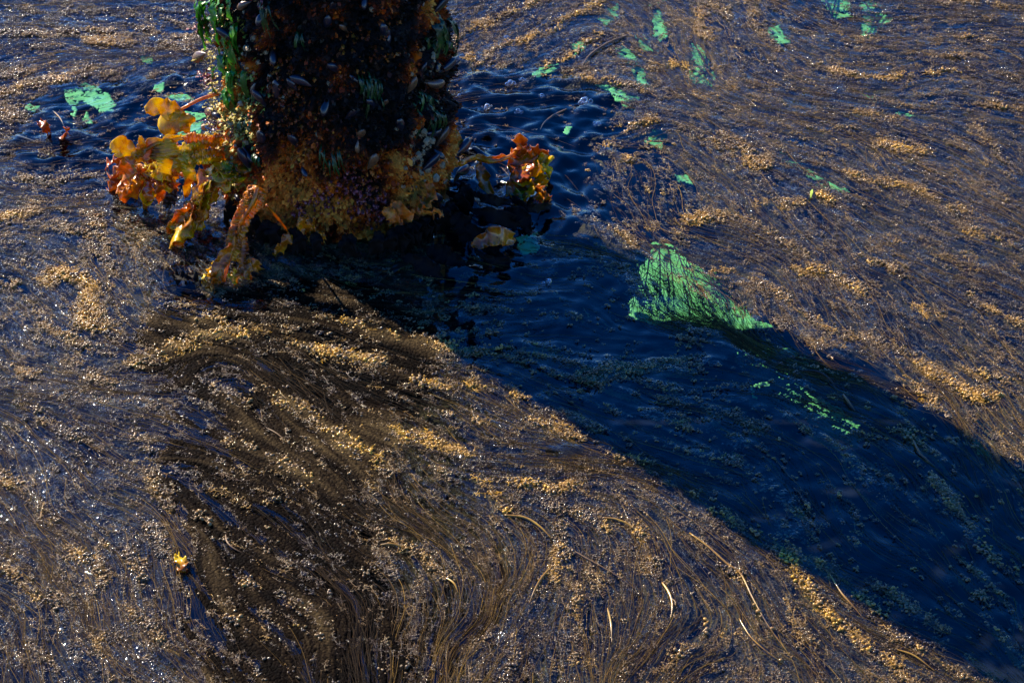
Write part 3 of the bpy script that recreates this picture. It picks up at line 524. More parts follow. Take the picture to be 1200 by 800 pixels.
feathers('dark feathery weed hanging over the large bright green sheet', [(752,296,100,100,75),(762,290,95,105,85),(772,287,85,100,90),(782,288,78,95,92),(790,288,65,88,90),(798,290,62,80,92),(806,292,50,75,95),(812,300,45,70,90),(820,306,40,62,80),(830,318,38,55,66),(842,326,36,50,60),(756,330,70,95,48),(800,330,70,90,48),(850,345,30,50,48),(782,320,80,110,58),(820,335,55,80,50)], .06)
feathers('dark twigs over the veined green sheets at the top edge', [(965,-4,60,90,30),(980,-4,100,110,30),(1012,2,50,80,42),(1028,0,95,110,45),(1040,10,120,140,30),(1008,24,0,30,34)], .004)
feathers('dark twigs over the tall green sheet top centre', [(815,54,60,75,46),(826,56,80,95,44),(840,82,170,150,30)], .004)
# ------------------------------------------------------------------ the piling
pile = empty('pier_pile', (PXC, PYC, 0), 'round wooden piling crusted with mussels, rusty growth and green algae', 'piling')
NT, NZ, ZB, ZT = 420, 1000, -.9, 3.3
th = np.linspace(0, 2 * math.pi, NT, endpoint=False); 
zz = np.concatenate([np.linspace(ZB, -.05, 60), np.linspace(-.045, .8, 430), np.linspace(.81, ZT, 260)]); NZ = len(zz)
TH, ZZ = np.meshgrid(th, zz)
def pile_r(TH, ZZ):
    cx, cy = np.cos(TH), np.sin(TH)
    q = lambda s, sd, o=4: fbm(cx * RAD * s + 9, cy * RAD * s + 9, ZZ * s + 9, oct=o, seed=sd)
    big = q(9, 80) - .5; mid = q(26, 85) - .5; fine = q(80, 90) - .5; cells = 1 - abs(q(38, 95, 2) * 2 - 1) * 1.6
    sm = .62 * sstep(-.1, .02, ZZ) + .38
    r = RAD - .016 + (big * .06 + mid * .07 + fine * .026 + cells * .008) * sm
    r = r + .008 * sstep(.30, .05, ZZ) - .02 * sstep(.06, -.0, ZZ)                     # thicker collar low down, undercut at the water
    return r, big, mid, fine
RR, big, mid, fine = pile_r(TH, ZZ)
V = np.stack([PXC + RR * np.cos(TH), PYC + RR * np.sin(TH), ZZ], -1).reshape(-1, 3)
i = np.arange(NT * NZ, dtype=np.int32).reshape(NZ, NT); j = np.roll(i, -1, 1)
Fc = np.stack([i[:-1], j[:-1], j[1:], i[1:]], -1).reshape(-1, 4)
def crust_tone(TH, ZZ, mid, fine):
    cx, cy = np.cos(TH), np.sin(TH)
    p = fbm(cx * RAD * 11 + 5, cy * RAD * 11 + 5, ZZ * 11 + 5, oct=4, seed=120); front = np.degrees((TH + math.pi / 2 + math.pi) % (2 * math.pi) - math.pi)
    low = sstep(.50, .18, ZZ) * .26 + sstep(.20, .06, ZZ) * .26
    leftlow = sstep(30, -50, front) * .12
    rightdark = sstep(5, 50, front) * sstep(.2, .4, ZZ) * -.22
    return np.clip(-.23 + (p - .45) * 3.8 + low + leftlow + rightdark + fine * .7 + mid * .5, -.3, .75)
tone_p = crust_tone(TH, ZZ, mid, fine)
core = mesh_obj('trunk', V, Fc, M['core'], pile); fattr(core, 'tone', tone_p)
rimV = [(PXC + RR[-1, k] * math.cos(th[k]), PYC + RR[-1, k] * math.sin(th[k]), ZT + .001) for k in range(NT)]
top = mesh_obj('top', rimV, [tuple(range(NT))], M['kelp_dark'], pile)
def on_pile(px, py, out=.0):
    """point where the photo's ray meets the piling"""
    o = Vector((0, 0, H)); u = (px - 600) / F; v = (400 - py) / F; d = Vector((u, CP + v * SP, -(SP - v * CP)))
    bx, by = o.x - PXC, o.y - PYC; rad = RAD + out; A = d.x ** 2 + d.y ** 2; B = 2 * (bx * d.x + by * d.y); Cc = bx * bx + by * by - rad * rad; D = B * B - 4 * A * Cc
    t = (-B - math.sqrt(D)) / (2 * A) if D > 0 else -B / (2 * A)
    p = o + d * t; nrm = Vector((p.x - PXC, p.y - PYC, 0)).normalized()
    rad2 = float(pile_r(np.array([[math.atan2(nrm.y, nrm.x)]]), np.array([[p.z]]))[0][0, 0])
    if D > 0: p = Vector((PXC + nrm.x * (rad2 + out), PYC + nrm.y * (rad2 + out), p.z))
    return p, nrm
# small leafy flakes of growth all over
nf = 60000; t_ = rng.uniform(-math.pi, 0.25, nf); t_[nf // 2:] = rng.uniform(-math.pi * 1.25, 0.25, nf - nf // 2); z_ = rng.random(nf) ** 1.3 * .85 - .0
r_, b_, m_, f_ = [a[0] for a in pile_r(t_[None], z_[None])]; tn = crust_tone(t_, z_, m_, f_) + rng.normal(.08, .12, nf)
nr = np.stack([np.cos(t_), np.sin(t_), np.zeros(nf)], -1); P0 = np.stack([PXC + r_ * np.cos(t_), PYC + r_ * np.sin(t_), z_], -1)
dr = nr + rng.normal(0, .55, (nf, 3)) + np.array([0, 0, -.55]); dr /= np.linalg.norm(dr, axis=1, keepdims=True)
sdv = np.cross(dr, nr + rng.normal(0, .3, (nf, 3))); sdv /= np.linalg.norm(sdv, axis=1, keepdims=True) + 1e-9
ln = rng.lognormal(math.log(.0045), .45, nf)[:, None]; wv = ln * rng.uniform(.18, .5, nf)[:, None]; up = np.cross(sdv, dr)
FV = np.stack([P0 - nr * .001 - sdv * wv * .4, P0 - nr * .001 + sdv * wv * .4, P0 + dr * ln * .55 + sdv * wv + up * ln * .15, P0 + dr * ln, P0 + dr * ln * .5 - sdv * wv + up * ln * .15], 1).reshape(-1, 3)
fl = mesh_obj('crust_growth', FV, np.arange(nf * 5, dtype=np.int32).reshape(-1, 5), M['flake'], pile, smooth=False); fattr(fl, 'tone', np.repeat(tn, 5)); fl['kind'] = 'stuff'
# mussels
def mussel(px, py, L, ang, mat, out=.004, tilt=.5, label=None):
    p, nrm = on_pile(px, py, out); upv = Vector((0, 0, 1)); s = upv.cross(nrm).normalized()
    ax = (s * math.cos(ang) + upv * math.sin(ang)) * math.cos(tilt) + nrm * math.sin(tilt); ax.normalize()
    wv = ax.cross(nrm).normalized(); tv = ax.cross(wv).normalized(); V = []; n1, n2 = 13, 14
    for i in range(n1):
        t = i / (n1 - 1); prof = (math.sin(math.pi * min(t * 1.0, 1)) ** .6) * (.35 + .65 * t) if 0 < t < 1 else 0
        for k in range(n2):
            a = 2 * math.pi * k / n2; ca, sa = math.cos(a), math.sin(a)
            V.append(p + ax * (L * (t - .35)) + wv * (L * .27 * prof * ca + L * .05 * math.sin(t * 3.1)) + tv * (L * .19 * prof * math.copysign(abs(sa) ** .8, sa)))
    Fc = [(i * n2 + k, i * n2 + (k + 1) % n2, (i + 1) * n2 + (k + 1) % n2, (i + 1) * n2 + k) for i in range(n1 - 1) for k in range(n2)]
    o = mesh_obj('mussel', [tuple(v) for v in V], Fc, mat, pile)
    if label: o['label'] = label
mus = [(288,192,.062,1.7,'mussel',.010,.3,'large glossy black mussel'),(236,66,.055,3.9,'mussel_brown',.012,.5,'brown mussel sticking out'),(320,112,.050,1.4,'mussel',.004,.2,'blue black mussel'),(355,100,.045,2.6,'mussel',.004,.2,None),(302,122,.045,2.0,'mussel',.006,.3,None),(262,48,.05,2.4,'mussel',.01,.5,None),
 (250,133,.05,3.6,'mussel_brown',.012,.5,None),(258,142,.045,2.9,'mussel',.012,.6,None),(525,80,.05,.3,'mussel',.008,.5,None),(520,60,.045,1.1,'mussel',.006,.5,None),(524,100,.05,-.4,'mussel_brown',.01,.6,None),(480,105,.045,1.1,'mussel_brown',.004,.3,None),(450,40,.04,1.8,'mussel',.003,.2,None),
 (380,35,.04,1.2,'mussel',.003,.3,None),(410,140,.04,.9,'mussel',.003,.3,None),(535,175,.06,.2,'mussel',.012,.5,None),(520,165,.05,1.0,'mussel_brown',.008,.4,None),(345,170,.045,1.9,'mussel',.003,.3,None),(505,195,.05,.7,'mussel',.006,.4,None),(540,200,.055,-.3,'mussel',.012,.5,None),(515,230,.05,-.8,'mussel',.01,.4,None),
 (520,10,.05,.8,'mussel',.01,.5,None),(300,20,.04,1.5,'mussel',.005,.4,None),(280,90,.045,2.2,'mussel',.006,.4,None),(310,160,.05,1.2,'mussel',.005,.4,None),(470,150,.045,2.0,'mussel',.004,.3,None),(430,185,.045,1.2,'mussel_brown',.004,.3,None),(395,85,.04,2.3,'mussel',.003,.3,None)]
for px, py, L, an, mt, out, ti, lb in mus: mussel(px, py, L, an, M[mt], out, ti, lb)
for k in range(34):
    px, py = random.uniform(262, 538), random.uniform(-20, 230); mussel(px, py, random.uniform(.022, .042), random.uniform(0, 6.28), M[random.choice(['mussel', 'mussel', 'mussel_brown'])], .002, random.uniform(.1, .7))
# barnacles
def barnacles(name, spots, mat):
    mb = MB()
    for px, py, r in spots:
        p, nrm = on_pile(px, py, -.001); s, t = frame(nrm); n1 = 9; prof = [(1, 0), (.8, .6), (.55, .95), (.42, 1.0), (.34, .7), (.05, .5)]; V = []
        for rr_, hh in prof:
            for k in range(n1):
                a = 2 * math.pi * k / n1; j = 1 + .14 * (k % 2); V.append(tuple(p + (s * math.cos(a) + t * math.sin(a)) * r * rr_ * j + nrm * r * hh))
        mb.add(V, [(i * n1 + k, i * n1 + (k + 1) % n1, (i + 1) * n1 + (k + 1) % n1, (i + 1) * n1 + k) for i in range(5) for k in range(n1)])
    o = mb.build(name, mat, pile, smooth=False); o['kind'] = 'stuff'
barnacles('barnacles', [(507 + random.gauss(0, 7), 160 + random.gauss(0, 9), random.uniform(.003, .009)) for _ in range(26)] + [(505 + random.gauss(0, 2), 60 + k * 2.2, random.uniform(.003, .006)) for k in range(16)]
   + [(random.gauss(275, 9), random.gauss(180, 30), random.uniform(.003, .008)) for _ in range(60)] + [(random.gauss(280, 14), random.gauss(70, 45), random.uniform(.003, .007)) for _ in range(50)]
   + [(random.gauss(492, 10), random.gauss(195, 14), random.uniform(.003, .009)) for _ in range(30)] + [(random.uniform(262, 530), random.uniform(0, 250), random.uniform(.002, .006)) for _ in range(30)], M['pale'])
# ribbons: blades of algae and kelp
def ribbon(mb, pts, width, side=None, ruf=0, fr=8, cup=0, nc=9, ph=0, twist=0, serr=0, sfr=30, wiggle=None):
    """pts centreline (Vectors), width(t) half width, ruf ruffle height at the edges, serr toothed edge"""
    m = len(pts); V = []; prev = None; q1, q2, q3, q4 = [random.uniform(0, 6.28) for _ in range(4)]
    for i, p in enumerate(pts):
        t = i / (m - 1); d = (pts[min(i + 1, m - 1)] - pts[max(i - 1, 0)]).normalized()
        if side is not None: s = (Vector(side) - d * d.dot(Vector(side)))
        elif prev is not None: s = prev - d * d.dot(prev)
        else: s = frame(d)[0]
        s = s.normalized() if s.length > 1e-5 else frame(d)[0]; prev = s
        nn_ = d.cross(s)
        if twist: s2 = s * math.cos(twist * t) + nn_ * math.sin(twist * t); nn_ = d.cross(s2); s_ = s2
        else: s_ = s
        w_ = width(t)
        for k in range(nc):
            c = -1 + 2 * k / (nc - 1)
            e = abs(c) ** 1.8; wv = w_ * (1 + .16 * math.sin(9 * t + (q1 if c > 0 else q2)) + .10 * math.sin(23 * t + (q3 if c > 0 else q4))) * (1 + (serr * (1 if (int(t * sfr) % 2) else -1) * e if serr else 0))
            h = ruf * e * math.sin(fr * 6.283 * t + ph + (1.7 if c > 0 else 0)) + ruf * .4 * e * math.sin(fr * 15.1 * t + ph * 2 + c) + cup * w_ * c * c
            V.append(p + s_ * (wv * c) + nn_ * h + d * (ruf * .5 * e * math.cos(fr * 6.283 * t + ph)))
    Fc = [(i * nc + k, i * nc + k + 1, (i + 1) * nc + k + 1, (i + 1) * nc + k) for i in range(m - 1) for k in range(nc - 1)]
    mb.add([tuple(v) for v in V], Fc)
def blade_obj(name, parent, mat, pts, width, n=40, thick=.0012, **k):
    k['ruf'] = k.get('ruf', 0) * 1.5; k['fr'] = k.get('fr', 8) * 1.45; k['nc'] = k.get('nc', 13)
    mb = MB(); ribbon(mb, spline(pts, int(n * 1.4)), width, **k); o = mb.build(name, mat, parent); s = o.modifiers.new('thickness', 'SOLIDIFY'); s.thickness = thick * .7; s.offset = 0; return o
def leafw(w, a=.5, tip=.0):   # leaf outline, widest at a
    def f(t):
        x = t / a if t < a else (1 - t) / (1 - a); return max(w * (math.sin(x * math.pi / 2) ** .7), w * tip) + .0004
    return f
def strapw(w): return lambda t: w * min(1, (t * 10 + .25)) * min(1, (1 - t) * 7 + .05)
# green algae tufts hanging from the piling
def tuft(px, py, nblade, L, wd, spread=10, label=None):
    mb = MB()
    for k in range(nblade):
        p, nrm = on_pile(px + random.gauss(0, spread), py + random.gauss(0, spread * .8), .002); l = L * random.uniform(.6, 1.2); sx_ = Vector((-nrm.y, nrm.x, 0))
        off = random.uniform(-.3, .3)
        pts = [p - nrm * .003, p + nrm * .010 + Vector((0, 0, -l * .15)), p + nrm * .013 + sx_ * l * off * .5 + Vector((0, 0, -l * .55)), p + nrm * .006 + sx_ * l * off + Vector((0, 0, -l))]
        ribbon(mb, spline(pts, 16), leafw(wd * random.uniform(.5, 1.2), .45, .15), side=sx_ + nrm * random.uniform(-.8, .8), ruf=wd * .35, fr=random.uniform(1.5, 4), nc=5, ph=random.uniform(0, 6))
    o = mb.build('algae_tuft', M['green' if px < 290 else 'green_shaded'], pile); o['kind'] = 'stuff'  # tufts away from the lit edge take the shade-darkened copy
    if label: o['label'] = label
for a in [(252,5,14,.07,.007,8,'bright green algae at the piling edge'),(258,35,12,.08,.006,6),(262,60,12,.07,.006,5),(265,85,12,.07,.006,5),(268,105,8,.05,.005,5),(308,5,8,.06,.003,3),(345,45,6,.05,.0018,3),(435,98,26,.05,.0016,8,'green hairlike tuft painted darker for shade'),(517,25,14,.06,.005,6),(520,50,12,.05,.004,5),
          (508,120,24,.05,.002,8),(520,130,14,.05,.003,6),(388,175,9,.05,.0014,8),(292,112,8,.04,.004,4),(291,140,8,.03,.004,4),(306,178,6,.025,.004,3),(250,20,10,.05,.006,4)]: tuft(*a)
def redclump(px, py, r, n, mat='red'):
    mb = MB()
    for k in range(n):
        p, nrm = on_pile(px + random.gauss(0, r * 2), py + random.gauss(0, r * 2), .004); d = (nrm + Vector((random.gauss(0, .6), random.gauss(0, .6), random.gauss(-.2, .6)))).normalized(); l = random.uniform(.004, .010)
        ribbon(mb, spline([p - nrm * .004, p + d * l * .5, p + d * l + Vector((0, 0, -l * .3))], 7), leafw(l * .3, .6, .2), ruf=.002, fr=2, nc=5, ph=k)
    mb.build('algae_clump', M[mat], pile)['kind'] = 'stuff'
M['sunlit_growth'] = simple('sunlit_yellow_growth', [(.3, (.14, .12, .01)), (.5, (.45, .36, .03)), (.7, (.65, .52, .12))], 60, .5, .4, .001, transl=.2)
for a in [(258,60,5,90),(268,90,5,90),(262,115,5,90),(272,130,5,90),(285,150,5,80),(268,170,5,90),(278,195,5,90),(285,215,4,60),(256,30,5,60),(290,120,4,50),(262,145,5,80)]: redclump(*a, 'sunlit_growth')  # yellow growth on the left edge, brightened to stand in for its sunlit strip
for a in [(238,28,3,50),(243,90,2.5,40),(258,150,5,60),(350,250,4,40),(375,240,4,40),(300,5,4,40),(428,232,6,60),(445,250,5,50),(410,215,8,60)]: redclump(*a)
M['rust'] = simple('rusty_growth', [(.3, (.06, .010, .003)), (.5, (.26, .045, .005)), (.7, (.70, .20, .02))], 30, .4, .5, .001, coat=.05, spec=.2, transl=.25)
for a in [(395,235,9,90),(340,130,10,70),(460,195,8,60),(480,215,7,60),(430,255,9,80),(310,215,8,60),(365,190,10,70),(350,120,10,60),(330,100,8,50),(420,240,14,80),(318,90,7,160),(328,128,9,200),(345,165,10,200),(395,185,8,140),(430,225,10,160),(480,240,10,160),(350,235,10,160),(455,45,8,100),(420,60,9,100)]: redclump(a[0], a[1], a[2], a[3] // 3, 'rust')

# ------------------------------------------------------------------ kelp around the base
YC = PYC
def kelp(name, label, base, group='kelp growing round the piling'): return empty(name, base, label, 'kelp', group)
def stipe(parent, pts, r, mat='kelp_orange', n=24):
    mb = MB(); tube(mb, spline(pts, n), lambda t: r * (1 - .4 * t), 7); return mb.build('stipe', M[mat], parent)
A = lambda px, py, dy=0.0: aty(px, py, YC + dy)          # a point at the piling's distance, dy nearer (-) or farther
# K1 topmost yellow blade with stalk
k = kelp('kelp_frond', 'single yellow blade on a long stalk, topmost left of the piling', A(252, 112, -.05))
stipe(k, [A(256,110,-.05), A(236,116,-.06), A(216,126,-.07), A(200,134,-.07)], .004)
blade_obj('blade', k, M['kelp'], [A(212,127,-.07), A(198,128,-.075), A(184,125,-.08), A(171,133,-.09)], leafw(.020, .4, .1), side=(.25, .3, .9), ruf=.004, fr=1.6, cup=.1)
blade_obj('blade', k, M['kelp'], [A(213,128,-.07), A(209,138,-.08), A(200,146,-.09), A(222,150,-.09)], leafw(.022, .5, .3), side=(.9, .2, .1), ruf=.005, fr=1.8, cup=-.15)
blade_obj('blade', k, M['kelp'], [A(204,130,-.072), A(210,140,-.085), A(216,148,-.085), A(219,156,-.08)], leafw(.024, .5, .2), side=(1, .2, .2), ruf=.005, fr=1.3, cup=-.15)
# K2 big yellow frond reaching left
k = kelp('kelp_frond', 'large yellow frond with round lobes reaching left, ribbed blade in its middle', A(262, 165, -.10))
stipe(k, [A(262,166,-.10), A(235,160,-.13), A(205,163,-.15), A(180,170,-.17), A(160,185,-.18)], .0055, 'kelp')
blade_obj('blade', k, M['kelp'], [A(215,160,-.14), A(196,166,-.16), A(178,172,-.17), A(160,186,-.18), A(150,190,-.18)], leafw(.016, .5, .2), side=(.2, .2, 1), ruf=.003, fr=3)
blade_obj('blade', k, M['kelp'], [A(158,186,-.18), A(150,178,-.18), A(141,172,-.185), A(131,176,-.19)], leafw(.021, .55, .2), side=(.3, .2, .9), ruf=.003, fr=1.4, cup=.2)
blade_obj('blade', k, M['kelp'], [A(160,184,-.18), A(166,176,-.18), A(166,168,-.18), A(164,160,-.18)], leafw(.009, .35, .2), side=(1, 0, .2), ruf=.002, fr=1.5)
blade_obj('blade', k, M['kelp'], [A(194,162,-.16), A(195,175,-.175), A(196,190,-.18), A(192,203,-.175)], leafw(.028, .45, .5), side=(1, .1, .05), ruf=.002, fr=7, cup=-.12, n=60)
blade_obj('blade', k, M['kelp_orange'], [A(158,186,-.18), A(150,192,-.19), A(146,200,-.19), A(139,204,-.18)], leafw(.017, .5, .3), side=(.8, .2, -.5), ruf=.004, fr=2, cup=.4)
# K3, K4 serrated straps from the piling
k = kelp('kelp_frond', 'upper toothed orange strap joining the piling to the large yellow frond', A(262, 166, -.11))
blade_obj('blade', k, M['kelp_orange'], [A(260,164,-.11), A(245,165,-.14), A(228,163,-.15), A(214,162,-.16)], strapw(.009), side=(.1, .2, 1), ruf=.0022, fr=7, serr=.22, sfr=44, n=110)
k = kelp('kelp_frond', 'yellow blade bent over below the upper toothed strap', A(262, 172, -.12))
blade_obj('blade', k, M['kelp'], [A(256,158,-.11), A(236,172,-.15), A(222,176,-.17), A(208,172,-.18)], strapw(.012), side=(.1, .3, .9), ruf=.003, fr=4, serr=.1, sfr=40, n=80)
blade_obj('blade', k, M['kelp'], [A(226,176,-.17), A(222,190,-.18), A(221,206,-.19), A(217,232,-.16)], leafw(.014, .35, .15), side=(1, .2, .1), ruf=.003, fr=3, cup=.3)
blade_obj('blade', k, M['kelp'], [A(222,180,-.18), A(212,190,-.19), A(209,202,-.19)], leafw(.014, .5, .2), side=(1, .2, .1), ruf=.003, fr=2)
for q, (dy0, y0, y1, lb) in enumerate([(0, 182, 184, 'second'), (.0, 190, 190, 'lowest')]):
    k = kelp('kelp_frond', lb + ' orange strap running from the piling to the hanging yellow blades', A(266, y0, -.12))
    blade_obj('blade', k, M['kelp_orange' if q == 0 else 'kelp'], [A(267,y0,-.12), A(250,y0-3,-.15), A(238,y0-2,-.17), A(224,y1,-.18)], strapw(.0075), side=(.1, .2, 1), ruf=.0025, fr=5, serr=.18, sfr=36, n=90)
# K5 drooping into the water at far left
k = kelp('kelp_frond', 'pale brown blades drooping into the water, farthest left', atz(160, 232, 0))
def W(px, py, z): return atz(px, py, z)
blade_obj('blade', k, M['kelp'], [W(186,206,.07), W(165,205,.075), W(148,202,.07), W(132,205,.04)], strapw(.010), side=(.1, .4, .9), ruf=.002, fr=2)
blade_obj('blade', k, M['kelp_orange'], [W(172,196,.09), W(160,206,.075), W(154,222,.045), W(146,238,.003)], leafw(.024, .6, .4), side=(1, .3, .1), ruf=.006, fr=2.5, cup=-.3)
blade_obj('blade', k, M['kelp_brown'], [W(150,196,.08), W(142,206,.05), W(138,216,.02), W(130,226,-.005)], leafw(.020, .5, .4), side=(1, .3, .1), ruf=.006, fr=2.5, cup=-.3)
blade_obj('blade', k, M['kelp_brown'], [W(178,206,.07), W(172,220,.05), W(172,232,.03), W(170,246,-.002)], leafw(.013, .5, .3), side=(1, .3, .1), ruf=.004, fr=2)
blade_obj('blade', k, M['kelp'], [W(170,214,.06), W(166,228,.04), W(172,239,.02), W(181,231,.03), W(178,218,.05)], strapw(.005), side=(.3, 1, .2), ruf=.001, fr=2)
k = kelp('kelp_frond', 'yellow blade folded over beneath the ribbed yellow blade', atz(195, 225, .02))
blade_obj('blade', k, M['kelp_orange'], [W(200,188,.13), W(192,203,.10), W(190,218,.06), W(188,236,.01)], leafw(.017, .5, .3), side=(1, .2, .2), ruf=.005, fr=3, cup=.2)
blade_obj('blade', k, M['kelp'], [W(180,190,.12), W(186,200,.11), W(197,204,.10), W(206,212,.07)], leafw(.016, .5, .3), side=(.3, .5, .8), ruf=.005, fr=3, cup=.2)
blade_obj('blade', k, M['kelp_dark'], [W(205,220,.05), W(200,232,.03), W(196,244,.005)], leafw(.012, .5, .3), side=(1, .2, .2), ruf=.004, fr=3, cup=.2)
for q in range(26):
    par = k; px, py = random.uniform(140, 258), random.uniform(172, 226); dz = .16 - (py - 165) * .0017; a = random.uniform(0, 6.28); l = random.uniform(10, 22)
    P = [(px, py, dz), (px + l * .5 * math.cos(a), py + l * .4 * math.sin(a), dz - random.uniform(-.01, .02)), (px + l * math.cos(a + .3), py + l * abs(math.sin(a)) * .8 + 3, dz - random.uniform(.0, .04))]
    blade_obj('blade', par, M[random.choice(['kelp', 'kelp_orange', 'kelp_orange', 'kelp_brown', 'kelp_brown'])], [W(*p) for p in P], leafw(random.uniform(.007, .016), random.uniform(.35, .65), .3), n=26, side=(random.uniform(-1, 1), random.uniform(-.3, .8), random.uniform(-.3, 1)), ruf=.005, fr=random.uniform(1.5, 3.5), cup=random.uniform(-.4, .4))
# K7 frilly cluster
k = kelp('kelp_frond', 'frilly orange cluster curling down to the water between two frond groups', atz(235, 275, .0))
fr_pts = [W(285,208,.13), W(262,203,.14), W(245,212,.12), (W(238,232,.085)), W(224,252,.05), W(206,276,.015)]
ribs = spline(fr_pts, 30)
stipe(k, fr_pts, .006, 'kelp_orange')
mbf = MB(); mbg = MB()
for i in range(1, 29):
    p = ribs[i]; d = (ribs[min(i + 1, 29)] - ribs[i - 1]).normalized(); s, t = frame(d)
    for sg in (-1, 1):
        for rep in range(2):
            aa = random.uniform(-.7, .9); q = (s * sg * math.cos(aa) + t * math.sin(aa) + d * random.uniform(-.3, .5)).normalized(); l = random.uniform(.020, .036)
            ribbon(mbf if random.random() < .5 else mbg, spline([p, p + q * l * .5 + d * .003, p + q * l + Vector((0, 0, -l * .3))], 10), leafw(l * .48, .6, .35), side=d, ruf=.004, fr=1.5, nc=7, ph=random.uniform(0, 6))
for mb, mt in ((mbf, 'kelp'), (mbg, 'kelp_orange')):
    o = mb.build('frill', M[mt], k); s = o.modifiers.new('t', 'SOLIDIFY'); s.thickness = .001
blade_obj('blade', k, M['kelp'], [W(236,262,.035), W(222,268,.04), W(208,272,.035), W(200,284,.01), W(208,290,-.002)], leafw(.020, .5, .3), side=(.3, .8, .5), ruf=.004, fr=2, cup=.3)
blade_obj('blade', k, M['kelp_orange'], [W(222,238,.08), W(212,252,.05), W(202,266,.02), W(199,274,.0)], leafw(.015, .5, .3), side=(1, .3, .2), ruf=.004, fr=2, cup=.3)
# K8 ruffled comb frond running to the water
k = kelp('kelp_frond', 'long comb edged orange frond running down to the water in front', atz(262, 335, 0))
fp = [W(302,218,.17), W(297,236,.145), W(284,258,.11), W(275,282,.07), W(268,305,.04), W(262,330,.004)]
ribs = spline(fp, 34); stipe(k, fp, .0055, 'kelp_orange')
mbf = MB()
for i in range(1, 26):
    p = ribs[i]; d = (ribs[i + 1] - ribs[i - 1]).normalized(); s = Vector((1, .25, .1)); s = (s - d * d.dot(s)).normalized(); t = d.cross(s)
    for sg in (-1, 1):
        l = .020 * (1.0 - .3 * i / 26) * random.uniform(.9, 1.15); q = (s * sg + d * .25 + t * random.uniform(-.5, .3)).normalized()
        ribbon(mbf, spline([p, p + q * l * .5 - t * .004, p + q * l + d * .003 - t * .002], 9), leafw(l * .36, .6, .3), side=d + t * .9, ruf=.0015, fr=1.5, nc=5, ph=i, cup=.3)
o = mbf.build('frill', M['kelp_orange'], k); s = o.modifiers.new('t', 'SOLIDIFY'); s.thickness = .001
blade_obj('blade', k, M['kelp_orange'], [W(272,285,.075), W(262,300,.05), W(256,315,.03), W(252,336,-.004)], leafw(.013, .6, .4), side=(1, .3, .1), ruf=.003, fr=2, cup=.4)
blade_obj('blade', k, M['kelp_orange'], [W(283,272,.08), W(285,290,.05), W(284,306,.03), W(288,330,-.004)], strapw(.008), side=(1, .3, .1), ruf=.003, fr=6, serr=.2, sfr=30, n=70)
for (x1, y1, x2, y2, m_) in [(258,318,234,330,'kelp'),(270,322,278,334,'kelp'),(262,322,244,338,'kelp_orange'),(276,318,296,326,'kelp_orange'),(285,315,306,316,'kelp_orange'),(250,312,246,322,'kelp')]:
    blade_obj('blade', k, M[m_], [W(x1,y1,.02), W((x1+x2)/2,(y1+y2)/2-5,.02), W(x2,y2,-.002)], leafw(.011, .5, .3), side=(.5, .8, .3), ruf=.004, fr=2, cup=.3)
# K9 small hanging ones in the dark
k = kelp('kelp_frond', 'thin orange stalk with a small blade hanging in the dark under the piling', atz(335, 290, .02))
stipe(k, [W(312,240,.15), W(325,255,.11), W(335,268,.07), W(338,274,.055)], .0028, 'kelp_orange')
blade_obj('blade', k, M['kelp_orange'], [W(338,272,.06), W(336,282,.045), W(328,292,.02), W(322,300,.0)], leafw(.011, .4, .2), side=(1, .3, .1), ruf=.004, fr=2)
k = kelp('kelp_frond', 'small yellow blades dangling from the lower front of the piling', atz(368, 285, .02))
blade_obj('blade', k, M['kelp_orange'], [W(360,252,.10), W(356,262,.08), W(362,274,.05)], leafw(.013, .5, .3), side=(1, .3, .1), ruf=.004, fr=2, cup=.3)
blade_obj('blade', k, M['kelp_orange'], [W(368,254,.10), W(366,270,.06), W(370,282,.035), W(368,292,.01)], leafw(.006, .5, .3), side=(1, .3, .1), ruf=.003, fr=2)
blade_obj('blade', k, M['kelp_orange'], [W(368,270,.06), W(377,276,.05), W(379,284,.03)], leafw(.006, .5, .3), side=(.8, .3, .4), ruf=.003, fr=2)
# K13 pale orange blades on the collar
k = kelp('kelp_frond', 'pale orange blades plastered low on the right front of the piling', on_pile(480, 250, .01)[0])
OP = lambda px, py, o=.02: on_pile(px, py, o)[0]
for P, wv in [([(462,238),(470,250),(476,262),(478,272)],.020),([(478,248),(492,250),(505,246),(516,250)],.010),([(484,268),(498,262),(512,264),(520,268)],.015),([(505,215),(506,228),(498,240),(488,247)],.012),([(452,246),(462,256),(470,268)],.014)]:
    blade_obj('blade', k, M['peach'], [OP(x, y, .018 + .012 * i) for i, (x, y) in enumerate(P)], leafw(wv, .5, .3), side=(.7, -.2, .7) if P[0][0] == 478 or P[0][0] == 484 else (1, -.2, .1), ruf=.005, fr=2.4, cup=.2)
